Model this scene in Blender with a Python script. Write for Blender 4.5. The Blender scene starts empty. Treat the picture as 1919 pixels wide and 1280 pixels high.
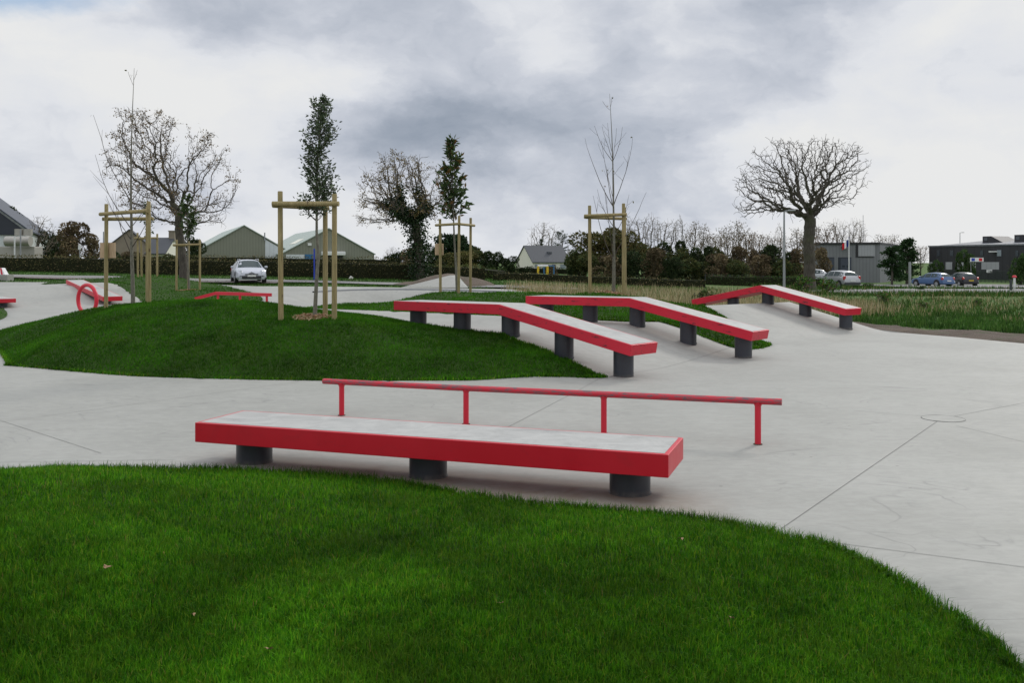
import bpy, bmesh, math, random
import numpy as np
from mathutils import Vector, Matrix
from mathutils.geometry import delaunay_2d_cdt
R = math.radians
random.seed(7); rng = np.random.default_rng(7)
S = bpy.context.scene
COL = S.collection
FOC, HOR, EYE = 1750.0, 490.0, 2.1

Q = 1.0          # share of grass blades
BIG = True
ZENITH = 1.0     # how much brighter the overcast is overhead
SUN_E = 1.3
# cloud banks: px, py, half-width, half-height, brighter or darker
SKYBLOBS = [(650, 30, 260, 90, -.13), (830, 240, 260, 80, -.24), (1080, 250, 300, 120, -.12), (1350, 130, 330, 120, -.05), (1010, 60, 260, 70, -.02),
            (100, 100, 200, 50, .16), (230, 190, 200, 60, .10), (440, 170, 200, 60, .16), (560, 160, 90, 60, .08), (90, 330, 200, 90, -.03), (470, 350, 160, 80, -.06), (560, 260, 100, 60, -.02),
            (900, 360, 90, 50, .12), (960, 450, 120, 40, .12), (1700, 330, 300, 160, .15), (1500, 430, 300, 60, .14), (1650, 60, 260, 60, .12), (1880, 300, 200, 300, .10), (560, 430, 100, 30, .08), (1150, 350, 200, 50, -.04)]

# ---------------------------------------------------------------- camera
cam = bpy.data.objects.new('camera', bpy.data.cameras.new('camera'))
COL.objects.link(cam); S.camera = cam
cam.location = (0, 0, EYE); cam.rotation_euler = (R(90), 0, 0)
cam.data.sensor_width = 36; cam.data.lens = 36*FOC/1919
cam.data.shift_y = -(640-HOR)/1919
cam.data.clip_start = 0.05; cam.data.clip_end = 4000
S.view_settings.view_transform = 'Standard'; S.view_settings.look = 'None'
S.view_settings.gamma = 1; S.view_settings.exposure = 0.0

# ---------------------------------------------------------------- node helper
class NT:
    def __init__(s, tree): s.t = tree; tree.nodes.clear()
    def n(s, typ, ins=None, **kw):
        nd = s.t.nodes.new(typ)
        for k, v in kw.items(): setattr(nd, k, v)
        if ins:
            for k, v in ins.items():
                if isinstance(v, bpy.types.NodeSocket): s.t.links.new(v, nd.inputs[k])
                else: nd.inputs[k].default_value = v
        return nd
    def math(s, op, a, b=0.0, c=0.0, clamp=False):
        return s.n('ShaderNodeMath', {0: a, 1: b, 2: c}, operation=op, use_clamp=clamp).outputs[0]
    def vmath(s, op, a, b=(0, 0, 0)):
        nd = s.n('ShaderNodeVectorMath', {0: a, 1: b}, operation=op)
        return nd.outputs['Value'] if op in ('LENGTH', 'DOT_PRODUCT', 'DISTANCE') else nd.outputs[0]
    def noise(s, vec, scale, detail=4, rough=.5, dist=0.0, out='Fac'):
        ins = {'Scale': scale, 'Detail': detail, 'Roughness': rough, 'Distortion': dist}
        if vec is not None: ins['Vector'] = vec
        return s.n('ShaderNodeTexNoise', ins).outputs[out]
    def ramp(s, f, stops, mode='LINEAR'):
        nd = s.n('ShaderNodeValToRGB', {'Fac': f}); cr = nd.color_ramp; cr.interpolation = mode
        while len(cr.elements) < len(stops): cr.elements.new(.5)
        for e, (p, c) in zip(cr.elements, stops):
            e.position = p; e.color = (c, c, c, 1) if isinstance(c, (int, float)) else (*c, 1)
        return nd.outputs['Color']
    def mix(s, f, a, b, blend='MIX'):
        nd = s.n('ShaderNodeMix', data_type='RGBA', blend_type=blend)
        for i, v in ((0, f), (6, a), (7, b)):
            if isinstance(v, bpy.types.NodeSocket): s.t.links.new(v, nd.inputs[i])
            else: nd.inputs[i].default_value = v if i == 0 else (*v[:3], 1)
        return nd.outputs[2]

# ---------------------------------------------------------------- world: broken overcast sky
SUN_AZ, SUN_EL = 38.0, 34.0     # azimuth measured from +Y towards +X
w = bpy.data.worlds.new('World'); S.world = w; w.use_nodes = True
t = NT(w.node_tree)
tc = t.n('ShaderNodeTexCoord').outputs['Generated']
sep = t.n('ShaderNodeSeparateXYZ', {0: tc})
X, Y, Z = sep.outputs
sky = t.n('ShaderNodeTexSky', sky_type='NISHITA', sun_disc=False, sun_elevation=R(SUN_EL), sun_rotation=R(SUN_AZ)).outputs[0]
az = t.math('ARCTAN2', X, Y); el = t.math('ARCSINE', Z)
zc = t.math('ADD', t.math('MAXIMUM', Z, 0.0), 0.16)
plane = t.n('ShaderNodeCombineXYZ', {0: t.math('DIVIDE', X, zc), 1: t.math('DIVIDE', Y, zc), 2: 0.0}).outputs[0]
ang = t.n('ShaderNodeCombineXYZ', {0: az, 1: t.math('MULTIPLY', el, 1.7), 2: 0.0}).outputs[0]
wn = t.noise(ang, 5.0, 7, .58, out='Color')
warp = t.vmath('MULTIPLY', t.vmath('SUBTRACT', wn, (.5, .5, .5)), (.30, .22, 0))
angw = t.vmath('ADD', ang, warp)
n1 = t.noise(ang, 3.4, 9, .50, .2)
n2 = t.noise(plane, 1.3, 8, .55, .2)
n3 = t.noise(angw, 8.0, 6, .55)
base = t.math('ADD', t.math('MULTIPLY', n1, .62), t.math('ADD', t.math('MULTIPLY', n2, .12), t.math('MULTIPLY', n3, .36)))
# banks of cloud: (px, py, half-width px, half-height px, brightness shift)
acc = t.math('ADD', t.math('MULTIPLY', base, 1.36), -.098)
for px, py, sx, sy, a in SKYBLOBS:
    c = (math.atan((px-960)/FOC), 1.7*math.atan((HOR-py)/FOC), 0)
    d = t.vmath('MULTIPLY', t.vmath('SUBTRACT', angw, c), (FOC/sx, FOC/(1.7*sy), 0))
    l = t.vmath('LENGTH', d)
    g = t.math('POWER', 2.718, t.math('MULTIPLY', t.math('MULTIPLY', l, l), -1.0))
    acc = t.math('MULTIPLY_ADD', g, a, acc)
cloud = t.ramp(acc, [(.20, (.25, .30, .375)), (.34, (.34, .385, .46)), (.46, (.455, .495, .57)), (.57, (.58, .612, .68)), (.69, (.74, .76, .80)), (.84, (.81, .815, .815))])
# overcast skies brighten towards the zenith
zen = t.math('MULTIPLY_ADD', t.math('SMOOTH_MIN', t.math('MAXIMUM', t.math('SUBTRACT', el, .32), 0.0), 1.0, .1), ZENITH, 1.0)
cloudb = t.vmath('MULTIPLY', cloud, t.n('ShaderNodeCombineXYZ', {0: zen, 1: zen, 2: zen}).outputs[0])
hole = t.vmath('LENGTH', t.vmath('MULTIPLY', t.vmath('SUBTRACT', angw, (math.atan(-910/FOC), 1.7*math.atan(475/FOC), 0)), (FOC/150, FOC/110, 0)))
hf = t.ramp(hole, [(.35, .75), (1.0, 0.0)])
skyb = t.vmath('MULTIPLY', sky, (.13, .13, .13))
col = t.mix(hf, cloudb, skyb)
below = t.math('LESS_THAN', Z, -0.002)
col = t.mix(below, col, (.16, .17, .15))
bg = t.n('ShaderNodeBackground', {'Color': col, 'Strength': 1.0})
t.n('ShaderNodeOutputWorld', {0: bg.outputs[0]})
w.cycles.sampling_method = 'MANUAL'; w.cycles.sample_map_resolution = 512

sl = bpy.data.lights.new('sun', 'SUN'); sl.energy = SUN_E; sl.angle = R(12); sl.color = (1, .955, .89)
so = bpy.data.objects.new('sun', sl); COL.objects.link(so)
a_, e_ = R(SUN_AZ), R(SUN_EL)
so.rotation_euler = Vector((math.sin(a_)*math.cos(e_), math.cos(a_)*math.cos(e_), math.sin(e_))).to_track_quat('Z', 'Y').to_euler()
so.location = (10, 20, 30)

# ---------------------------------------------------------------- object helpers
def at(px, py, y):
    return Vector(((px-960)/FOC*y, y, EYE-(py-HOR)/FOC*y))
def tag(o, label=None, cat=None, group=None, kind=None):
    if label: o['label'] = label
    if cat: o['category'] = cat
    if group: o['group'] = group
    if kind: o['kind'] = kind
    return o
def thing(name, label, cat, loc=(0, 0, 0), rz=0, group=None):
    o = bpy.data.objects.new(name, None); COL.objects.link(o)
    o.empty_display_size = .2
    o.location = loc; o.rotation_euler = (0, 0, rz)
    return tag(o, label, cat, group)
def copy_tree(o, parent=None):
    c = o.copy(); COL.objects.link(c)
    if parent is not None: c.parent = parent
    for ch in o.children: copy_tree(ch, c)
    return c
def link(name, me, mats, parent=None):
    for m in (mats if isinstance(mats, (list, tuple)) else [mats]): me.materials.append(m)
    o = bpy.data.objects.new(name, me); COL.objects.link(o)
    if parent is not None: o.parent = parent
    return o
class MB:
    """collects simple solids and links them as one mesh"""
    def __init__(s): s.v = []; s.f = []; s.m = []
    def add(s, vs, fs, mi=0):
        b = len(s.v); s.v += [tuple(v) for v in vs]
        s.f += [tuple(b+i for i in f) for f in fs]; s.m += [mi]*len(fs); return s
    def box(s, c, d, rz=0, mi=0, tilt=None):
        M = Matrix.Rotation(rz, 3, 'Z')
        if tilt is not None: M = M @ tilt
        h = Vector(d)/2; c = Vector(c)
        vs = [c + M @ Vector((h.x*i, h.y*j, h.z*k)) for k in (-1, 1) for j in (-1, 1) for i in (-1, 1)]
        return s.add(vs, [(0, 2, 3, 1), (4, 5, 7, 6), (0, 1, 5, 4), (2, 6, 7, 3), (0, 4, 6, 2), (1, 3, 7, 5)], mi)
    def tube(s, pts, rad, n=8, mi=0, caps=True):
        pts = [Vector(p) for p in pts]
        if not isinstance(rad, (list, tuple)): rad = [rad]*len(pts)
        ref = None; vs = []
        for i, p in enumerate(pts):
            d = (pts[min(i+1, len(pts)-1)] - pts[max(i-1, 0)]).normalized()
            if ref is None: ref = Vector((0, 0, 1)) if abs(d.z) < .9 else Vector((1, 0, 0))
            a = d.cross(ref)
            if a.length < 1e-4: a = d.orthogonal()
            a.normalize(); b = d.cross(a); ref = a.cross(d) if abs(a.cross(d).dot(ref)) > .1 else ref
            for k in range(n):
                q = 2*math.pi*k/n
                vs.append(p + (a*math.cos(q) + b*math.sin(q))*rad[i])
        fs = [(i*n+k, i*n+(k+1) % n, (i+1)*n+(k+1) % n, (i+1)*n+k) for i in range(len(pts)-1) for k in range(n)]
        if caps: fs += [tuple(reversed(range(n))), tuple((len(pts)-1)*n+k for k in range(n))]
        return s.add(vs, fs, mi)
    def cyl(s, p0, p1, r0, r1=None, n=16, mi=0): return s.tube([p0, p1], [r0, r0 if r1 is None else r1], n, mi)
    def prism(s, poly, vec, mi=0):
        n = len(poly); vec = Vector(vec); a = [Vector(p) for p in poly]
        return s.add(a+[p+vec for p in a], [tuple(range(n)), tuple(reversed(range(n, 2*n)))] + [(i, i+n, (i+1) % n+n, (i+1) % n) for i in range(n)], mi)
    def quad(s, a, b, c, d, mi=0): return s.add([a, b, c, d], [(0, 1, 2, 3)], mi)
    def build(s, name, mats, parent=None, smooth=False, bevel=0, world=False):
        me = bpy.data.meshes.new(name)
        vs = s.v
        if world and parent is not None:
            Mi = (Matrix.Translation(parent.location) @ parent.rotation_euler.to_matrix().to_4x4()).inverted()
            vs = [tuple(Mi @ Vector(v)) for v in vs]
        me.from_pydata(vs, [], s.f)
        me.polygons.foreach_set('material_index', s.m)
        bm = bmesh.new(); bm.from_mesh(me); bmesh.ops.recalc_face_normals(bm, faces=bm.faces); bm.to_mesh(me); bm.free()
        if smooth:
            me.polygons.foreach_set('use_smooth', [True]*len(me.polygons))
            try: me.set_sharp_from_angle(angle=R(smooth if smooth > 1 else 40))
            except Exception: pass
        o = link(name, me, mats, parent)
        if bevel:
            m = o.modifiers.new('bevel', 'BEVEL'); m.width = bevel; m.segments = 2; m.limit_method = 'ANGLE'
        return o
def np_mesh(name, V, loops, starts, mats, cols=None, smooth=False, parent=None):
    """fast mesh from arrays; cols = per-vertex rgb"""
    me = bpy.data.meshes.new(name)
    me.vertices.add(len(V)); me.vertices.foreach_set('co', np.ascontiguousarray(V, dtype=np.float32).ravel())
    me.loops.add(len(loops)); me.loops.foreach_set('vertex_index', np.ascontiguousarray(loops, dtype=np.int32))
    me.polygons.add(len(starts)); me.polygons.foreach_set('loop_start', np.ascontiguousarray(starts, dtype=np.int32))
    if smooth: me.polygons.foreach_set('use_smooth', np.ones(len(starts), dtype=bool))
    me.update(calc_edges=True)
    if cols is not None:
        ca = me.color_attributes.new('Col', 'FLOAT_COLOR', 'POINT')
        c4 = np.ones((len(V), 4), dtype=np.float32); c4[:, :3] = cols
        ca.data.foreach_set('color', c4.ravel())
    return link(name, me, mats, parent)
def struct(o): return tag(o, kind='structure')

# ---------------------------------------------------------------- materials
MAT = {}
def newmat(name):
    m = bpy.data.materials.new(name); m.use_nodes = True; MAT[name] = m
    return m, NT(m.node_tree)
def bsdf(t, col, rough=.7, bump=None, bstr=.3, bdist=.01, spec=.5, metal=0, extra=None):
    ins = {'Base Color': col if isinstance(col, bpy.types.NodeSocket) else (*col, 1), 'Roughness': rough, 'Specular IOR Level': spec, 'Metallic': metal}
    if extra: ins.update(extra)
    if bump is not None:
        b = t.n('ShaderNodeBump', {'Height': bump, 'Strength': bstr, 'Distance': bdist}); ins['Normal'] = b.outputs[0]
    b = t.n('ShaderNodeBsdfPrincipled', ins)
    t.n('ShaderNodeOutputMaterial', {0: b.outputs[0]}); return b
def OBJ(t): return t.n('ShaderNodeTexCoord').outputs['Object']
def plain(name, col, rough=.6, var=.15, scale=6, metal=0, spec=.5, bump=.15, bd=.004):
    """paint or coating with uneven wear in tone"""
    m, t = newmat(name); o = OBJ(t)
    n = t.noise(o, scale, 6, .6); f = t.noise(o, scale*9, 3, .6)
    lo = tuple(c*(1-var) for c in col); hi = tuple(min(1, c*(1+var)) for c in col)
    c = t.mix(t.math('ADD', t.math('MULTIPLY', n, .7), t.math('MULTIPLY', f, .3)), lo, hi)
    bsdf(t, c, rough, f, bump, bd, spec, metal); return m
def ribbed(name, col, pitch, axis=0, depth=.5, rough=.55, var=.12):
    """profiled sheet cladding or boards"""
    m, t = newmat(name); o = OBJ(t); x = t.n('ShaderNodeSeparateXYZ', {0: o}).outputs[axis]
    w_ = t.math('PINGPONG', x, pitch/2); rb = t.math('DIVIDE', w_, pitch/2)
    g = t.ramp(rb, [(.0, .0), (.22, 0.9), (1, 1)])
    n = t.noise(o, .6, 6, .6)
    c = t.mix(n, tuple(k*(1-var) for k in col), tuple(min(1, k*(1+var)) for k in col))
    c = t.mix(t.math('SUBTRACT', 1.0, g), c, tuple(k*(1-depth) for k in col))
    bsdf(t, c, rough, rb, .4, .02); return m

# concrete
m, t = newmat('concrete'); o = OBJ(t)
big = t.noise(o, .35, 7, .6, .8); mid = t.noise(o, 1.9, 8, .62, 1.4); fine = t.noise(o, 40, 4, .6)
st = t.noise(t.vmath('MULTIPLY', o, (.5, 3.2, 1)), 1.2, 6, .65, 1.0)
v = t.math('ADD', t.math('MULTIPLY', big, .5), t.math('ADD', t.math('MULTIPLY', mid, .32), t.math('MULTIPLY', st, .18)))
c = t.ramp(v, [(.30, (.268, .268, .242)), (.45, (.308, .308, .279)), (.55, (.340, .340, .310)), (.70, (.385, .384, .353))])
c = t.mix(t.math('MULTIPLY', fine, .16), c, (.34, .34, .33))
s2 = t.noise(t.vmath('MULTIPLY', o, (1.2, 2.2, 1)), 4.5, 7, .68, .8)
c = t.mix(t.ramp(s2, [(.40, .20), (.54, 0)]), c, (.21, .21, .195))
c = t.mix(t.ramp(s2, [(.54, 0), (.72, .20)]), c, (.44, .44, .41))
tr = t.math('ABSOLUTE', t.math('SUBTRACT', t.noise(t.vmath('MULTIPLY', o, (.5, 1.1, 1)), .55, 3, .45, 2.4), .5))
trm = t.math('MULTIPLY', t.ramp(tr, [(0, 1), (.010, 0)]), t.ramp(t.noise(o, .9, 4), [(.47, 0), (.62, .42)]))
c = t.mix(trm, c, (.15, .15, .145))
vz = t.n('ShaderNodeTexVoronoi', {'Vector': t.vmath('MULTIPLY', o, (1, 1.6, 1)), 'Scale': 1.7}).outputs['Distance']
spk = t.math('MULTIPLY', t.ramp(vz, [(.018, .75), (.045, 0)]), t.ramp(t.noise(o, 6, 3), [(.4, 0), (.55, 1)]))
c = t.mix(spk, c, (.12, .115, .10))
# soil washed out of the turf beside the front bench, and at the mound edges
p = t.n('ShaderNodeSeparateXYZ', {0: o}).outputs
dline = t.math('ADD', t.math('MULTIPLY', p[0], .33), p[1])
band = t.ramp(t.math('DIVIDE', t.math('ABSOLUTE', t.math('SUBTRACT', dline, 8.52)), .68), [(.0, 1), (.5, .8), (1, 0)])
lim = t.math('MULTIPLY', t.ramp(t.math('MULTIPLY_ADD', p[0], .2, .6), [(.05, 0), (.2, 1), (.84, 1), (1, 0)]), t.ramp(t.noise(o, 2.2, 6, .65, .5), [(.3, .25), (.6, 1)]))
c = t.mix(t.math('MULTIPLY', t.math('MULTIPLY', band, lim), .85), c, (.225, .175, .13))
bsdf(t, c, t.ramp(mid, [(.3, .55), (.7, .75)]), t.math('ADD', t.math('MULTIPLY', mid, .6), t.math('MULTIPLY', fine, .25)), .22, .006, .22)
m, t = newmat('top_concrete'); o = OBJ(t)
v = t.noise(o, 3, 8, .65, 1.2); f = t.noise(o, 60, 3)
c = t.ramp(v, [(.3, (.33, .33, .31)), (.45, (.385, .385, .365)), (.62, (.44, .44, .415))])
c = t.mix(t.math('MULTIPLY', f, .2), c, (.25, .25, .24))
sc = t.math('MULTIPLY', t.ramp(t.noise(t.vmath('MULTIPLY', o, (.6, 2.5, 1)), 2.1, 7, .7, .6), [(.53, 0), (.7, .6)]), t.ramp(f, [(.3, .4), (.6, 1)]))
c = t.mix(sc, c, (.13, .135, .135))
bsdf(t, c, .6, f, .2, .003)
# red coated steel
def redpaint(name, col, worn, scale=(1, 1, 1), thr=(.56, .66), rust=(.05, .02, .03)):
    m, t = newmat(name); o = OBJ(t)
    n = t.noise(o, 1.3, 6, .6, .4); f = t.noise(t.vmath('MULTIPLY', o, scale), 9, 8, .72, .5)
    c = t.mix(n, tuple(k*.86 for k in col), tuple(k*1.1 for k in col))
    dust = t.ramp(t.noise(o, 2.4, 7, .7, 1.5), [(.52, 0), (.75, .4)])
    c = t.mix(dust, c, tuple(k*.62+.012 for k in col))
    wm = t.math('MULTIPLY', t.ramp(f, [(thr[0], 0), (thr[1], 1)]), worn)
    c = t.mix(wm, c, rust)
    bsdf(t, c, t.ramp(n, [(.3, .33), (.7, .46)]), f, .05, .002, .5); return m
redpaint('red_steel', (.55, .007, .022), .55, (.35, 1, 2.5), (.60, .78), (.16, .02, .03))
redpaint('red_steel_scuffed', (.60, .010, .034), .9, (.28, .6, 1.8), (.575, .66), (.035, .012, .018))
redpaint('red_tube', (.60, .012, .035), .12, (1, 1, 1), (.6, .75))
redpaint('red_tube_worn', (.56, .012, .035), .95, (.7, 1.6, 7), (.485, .57), (.10, .09, .095))
m, t = newmat('leg_paint'); o = OBJ(t)
n = t.noise(o, 3, 6, .65, .5); f = t.noise(t.vmath('MULTIPLY', o, (1, 1, .35)), 14, 6, .7)
c = t.mix(n, (.028, .031, .040), (.048, .053, .067)); c = t.mix(t.ramp(f, [(.62, 0), (.78, .35)]), c, (.20, .19, .17))
bsdf(t, t.mix(t.math('MULTIPLY', t.ramp(t.n('ShaderNodeSeparateXYZ', {0: o}).outputs[2], [(.0, .8), (.055, 0)]), t.ramp(f, [(.35, .1), (.6, .8)])), c, (.17, .15, .125)), .42, f, .08, .003)
m, t = newmat('joint'); bsdf(t, (.205, .205, .19), .9)
m, t = newmat('cover'); o = OBJ(t); bsdf(t, t.mix(t.noise(o, 20, 4), (.22, .22, .20), (.31, .31, .29)), .8)
# soil and turf
m, t = newmat('soil'); o = OBJ(t); n = t.noise(o, 1.1, 8, .7, .5); f = t.noise(o, 22, 6, .7)
c = t.ramp(t.math('ADD', t.math('MULTIPLY', n, .5), t.math('MULTIPLY', f, .5)), [(.3, (.045, .032, .022)), (.5, (.10, .074, .053)), (.7, (.175, .135, .10))])
c = t.mix(t.ramp(t.noise(o, 2.3, 5), [(.56, 0), (.68, .5)]), c, (.05, .085, .02))
bsdf(t, c, .95, t.math('ADD', n, f), .9, .06)
m, t = newmat('turf'); o = OBJ(t); n = t.noise(o, .9, 6, .6, .4); f = t.noise(o, 45, 6, .75)
c = t.ramp(t.math('ADD', t.math('MULTIPLY', n, .45), t.math('MULTIPLY', f, .55)), [(.3, (.018, .036, .007)), (.5, (.030, .065, .009)), (.72, (.05, .10, .014))])
bsdf(t, c, .95, f, .9, .03, .2)
m, t = newmat('field'); o = OBJ(t); n = t.noise(o, .12, 7, .6, .8); f = t.noise(o, 3.2, 8, .75); g = t.noise(o, .6, 5, .6)
c = t.ramp(f, [(.3, (.028, .060, .012)), (.5, (.055, .12, .022)), (.7, (.10, .17, .035))])
c2 = t.ramp(f, [(.3, (.085, .075, .035)), (.6, (.20, .17, .09))])
c = t.mix(t.ramp(t.math('ADD', t.math('MULTIPLY', n, .6), t.math('MULTIPLY', g, .4)), [(.5, 0), (.62, .7)]), c, c2)
bsdf(t, c, .95, f, .8, .1, .2)
def blade(name, spec=.25, trans=.35, rough=.55, scale=.5, dark=.62, spot=(.5, .5)):
    """leaf or blade: colour comes with each leaf, drifting in patches of greener and yellower growth"""
    m, t = newmat(name); o = OBJ(t)
    a = t.n('ShaderNodeVertexColor', layer_name='Col').outputs[0]
    n = t.ramp(t.noise(o, scale, 5, .6, .6), [(.34, dark), (.64, 1.12)])
    c = t.mix(1.0, a, n, 'MULTIPLY')
    if name == 'blade':
        c = t.mix(1.0, c, t.ramp(t.noise(o, .42, 3, .5, .8), [(.38, .66), (.6, 1.06)]), 'MULTIPLY')
        c = t.mix(1.0, c, t.ramp(t.noise(o, 9, 4, .65, .5), [(.34, .62), (.62, 1.15)]), 'MULTIPLY')
        c = t.mix(t.ramp(t.noise(o, 1.7, 4, .6, 1), [(.50, 0), (.68, .35)]), c, (.085, .165, .012))
    p = t.n('ShaderNodeBsdfPrincipled', {'Base Color': c, 'Roughness': rough, 'Specular IOR Level': spec})
    tr = t.n('ShaderNodeBsdfTranslucent', {0: c})
    mx = t.n('ShaderNodeMixShader', {0: trans, 1: p.outputs[0], 2: tr.outputs[0]})
    t.n('ShaderNodeOutputMaterial', {0: mx.outputs[0]}); return m
blade('blade', .12, .38, .6, .75, .55); blade('leaf', .3, .25, .5, .8, .75); blade('far_leaf', .1, .15, .8, .25, .7); blade('dry_blade', .1, .3, .8, .3, .75)
# wood
m, t = newmat('stake_wood'); o = OBJ(t)
g = t.noise(t.vmath('MULTIPLY', o, (14, 14, .8)), 3, 6, .65, .6); n = t.noise(o, 1.6, 5, .6)
c = t.ramp(g, [(.3, (.17, .13, .055)), (.5, (.30, .235, .105)), (.7, (.42, .34, .17))])
c = t.mix(t.ramp(n, [(.4, 0), (.75, .6)]), c, (.20, .19, .075))
k = t.n('ShaderNodeTexVoronoi', {'Vector': t.vmath('MULTIPLY', o, (5, 5, 2.2)), 'Scale': 1.0, 'Randomness': 1.0}).outputs['Distance']
c = t.mix(t.ramp(k, [(.06, .85), (.14, 0)]), c, (.07, .04, .018))
bsdf(t, c, .75, g, .3, .004)
m, t = newmat('end_grain'); o = OBJ(t); bsdf(t, t.mix(t.noise(o, 30, 4), (.10, .06, .03), (.26, .18, .09)), .85)
m, t = newmat('board_wood'); o = OBJ(t)
g = t.noise(t.vmath('MULTIPLY', o, (10, 10, 1.2)), 3, 5, .6, .5); bsdf(t, t.ramp(g, [(.3, (.42, .29, .17)), (.7, (.62, .46, .30))]), .8, g, .2, .003)
m, t = newmat('bark'); o = OBJ(t)
g = t.noise(t.vmath('MULTIPLY', o, (4, 4, 1.1)), 3, 8, .7, .8); n = t.noise(o, .9, 5)
c = t.ramp(g, [(.3, (.028, .024, .018)), (.55, (.085, .075, .058)), (.75, (.155, .14, .11))])
c = t.mix(t.ramp(n, [(.5, 0), (.68, .55)]), c, (.075, .085, .035))
bsdf(t, c, .9, g, .9, .04)
m, t = newmat('young_bark'); o = OBJ(t); g = t.noise(t.vmath('MULTIPLY', o, (8, 8, 3)), 4, 6, .65)
bsdf(t, t.ramp(g, [(.3, (.085, .08, .06)), (.65, (.20, .19, .145))]), .8, g, .4, .005)
m, t = newmat('twig'); o = OBJ(t); bsdf(t, t.mix(t.noise(o, 1, 4), (.045, .036, .028), (.10, .082, .062)), .85)
m, t = newmat('far_twig'); o = OBJ(t); bsdf(t, t.mix(t.noise(o, .4, 4), (.10, .082, .062), (.21, .17, .12)), .9)
m, t = newmat('dead_leaf'); o = OBJ(t); bsdf(t, t.mix(t.noise(o, 30, 4), (.16, .085, .04), (.36, .23, .12)), .8)
m, t = newmat('mulch'); o = OBJ(t); f = t.noise(o, 28, 6, .7)
bsdf(t, t.ramp(f, [(.3, (.07, .038, .02)), (.5, (.20, .115, .06)), (.7, (.36, .23, .13))]), .9, f, 1, .03)
m, t = newmat('hedge_core'); o = OBJ(t); bsdf(t, t.mix(t.noise(o, 2, 6), (.012, .016, .008), (.035, .035, .018)), 1, spec=.1)
# road
m, t = newmat('asphalt'); o = OBJ(t); f = t.noise(o, 18, 6, .7); n = t.noise(o, .25, 5)
bsdf(t, t.mix(t.math('ADD', t.math('MULTIPLY', f, .4), t.math('MULTIPLY', n, .6)), (.14, .135, .13), (.27, .265, .255)), .9, f, .3, .02)
m, t = newmat('gravel'); o = OBJ(t); f = t.noise(o, 9, 8, .75)
bsdf(t, t.ramp(f, [(.3, (.10, .08, .075)), (.7, (.24, .20, .19))]), .95, f, .6, .04)
plain('black_plastic', (.018, .018, .02), .5, .2)
plain('tyre', (.02, .02, .021), .85, .2)
plain('alloy', (.45, .46, .48), .35, .1, metal=.8)
plain('car_white', (.50, .52, .57), .3, .05, 1); plain('car_silver', (.42, .43, .44), .3, .06, 1, metal=.4)
plain('car_blue', (.07, .13, .26), .28, .08, 1); plain('car_black', (.022, .022, .026), .22, .1, 1)
plain('bumper_dark', (.06, .062, .068), .6, .15)
m, t = newmat('car_glass'); bsdf(t, (.035, .055, .055), .12, spec=.22)
m, t = newmat('headlamp'); bsdf(t, (.62, .65, .70), .12, spec=.9)
m, t = newmat('tail_lamp'); bsdf(t, (.48, .025, .02), .2, spec=.8)
plain('plate_white', (.72, .72, .70), .5, .04); plain('plate_yellow', (.62, .45, .03), .5, .05); plain('ink', (.02, .02, .03), .6, .1)
plain('galvanised', (.33, .34, .35), .45, .15, 3, metal=.6); plain('white_paint', (.74, .74, .73), .5, .06)
plain('blue_paint', (.02, .05, .42), .45, .1); plain('blue_dull', (.03, .14, .30), .5, .1); plain('yellow_paint', (.72, .48, .02), .45, .06)
plain('flag_red', (.62, .02, .03), .8, .08); plain('flag_white', (.78, .78, .78), .8, .04); plain('flag_blue', (.02, .04, .22), .8, .08)
plain('red_stripe', (.60, .03, .05), .5, .08); plain('post_dark', (.035, .045, .04), .5, .15)
plain('slate', (.050, .055, .063), .6, .22, 1.5); plain('render_cream', (.74, .72, .62), .85, .07, .7); plain('render_white', (.56, .56, .52), .85, .06, .7)
plain('stone', (.26, .22, .17), .9, .25, 1.2); plain('shutter', (.26, .30, .33), .6, .08)
ribbed('barn_clad', (.22, .225, .175), .55, 0, .32); ribbed('barn_white', (.62, .65, .67), .8, 0, .18)
ribbed('barn_roof', (.36, .42, .37), .9, 1, .15); ribbed('barn_clad_pale', (.58, .62, .61), .9, 0, .3, var=.08); ribbed('navy_roof', (.045, .055, .075), .9, 1, .22)
ribbed('grey_boards', (.20, .205, .215), .35, 0, .3, .8, .22); ribbed('pale_boards', (.36, .365, .38), .3, 0, .2, .8, .14)
ribbed('black_clad', (.028, .028, .033), .45, 0, .4, .6, .25); ribbed('dark_roof', (.13, .14, .155), .8, 0, .25)
plain('door_blue_grey', (.055, .065, .09), .5, .12); plain('window_glass', (.05, .06, .075), .12, .2, spec=.9); plain('tank_steel', (.40, .38, .34), .4, .15, 2, metal=.3); plain('navy_clad', (.028, .033, .045), .6, .2, 1)

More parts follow.
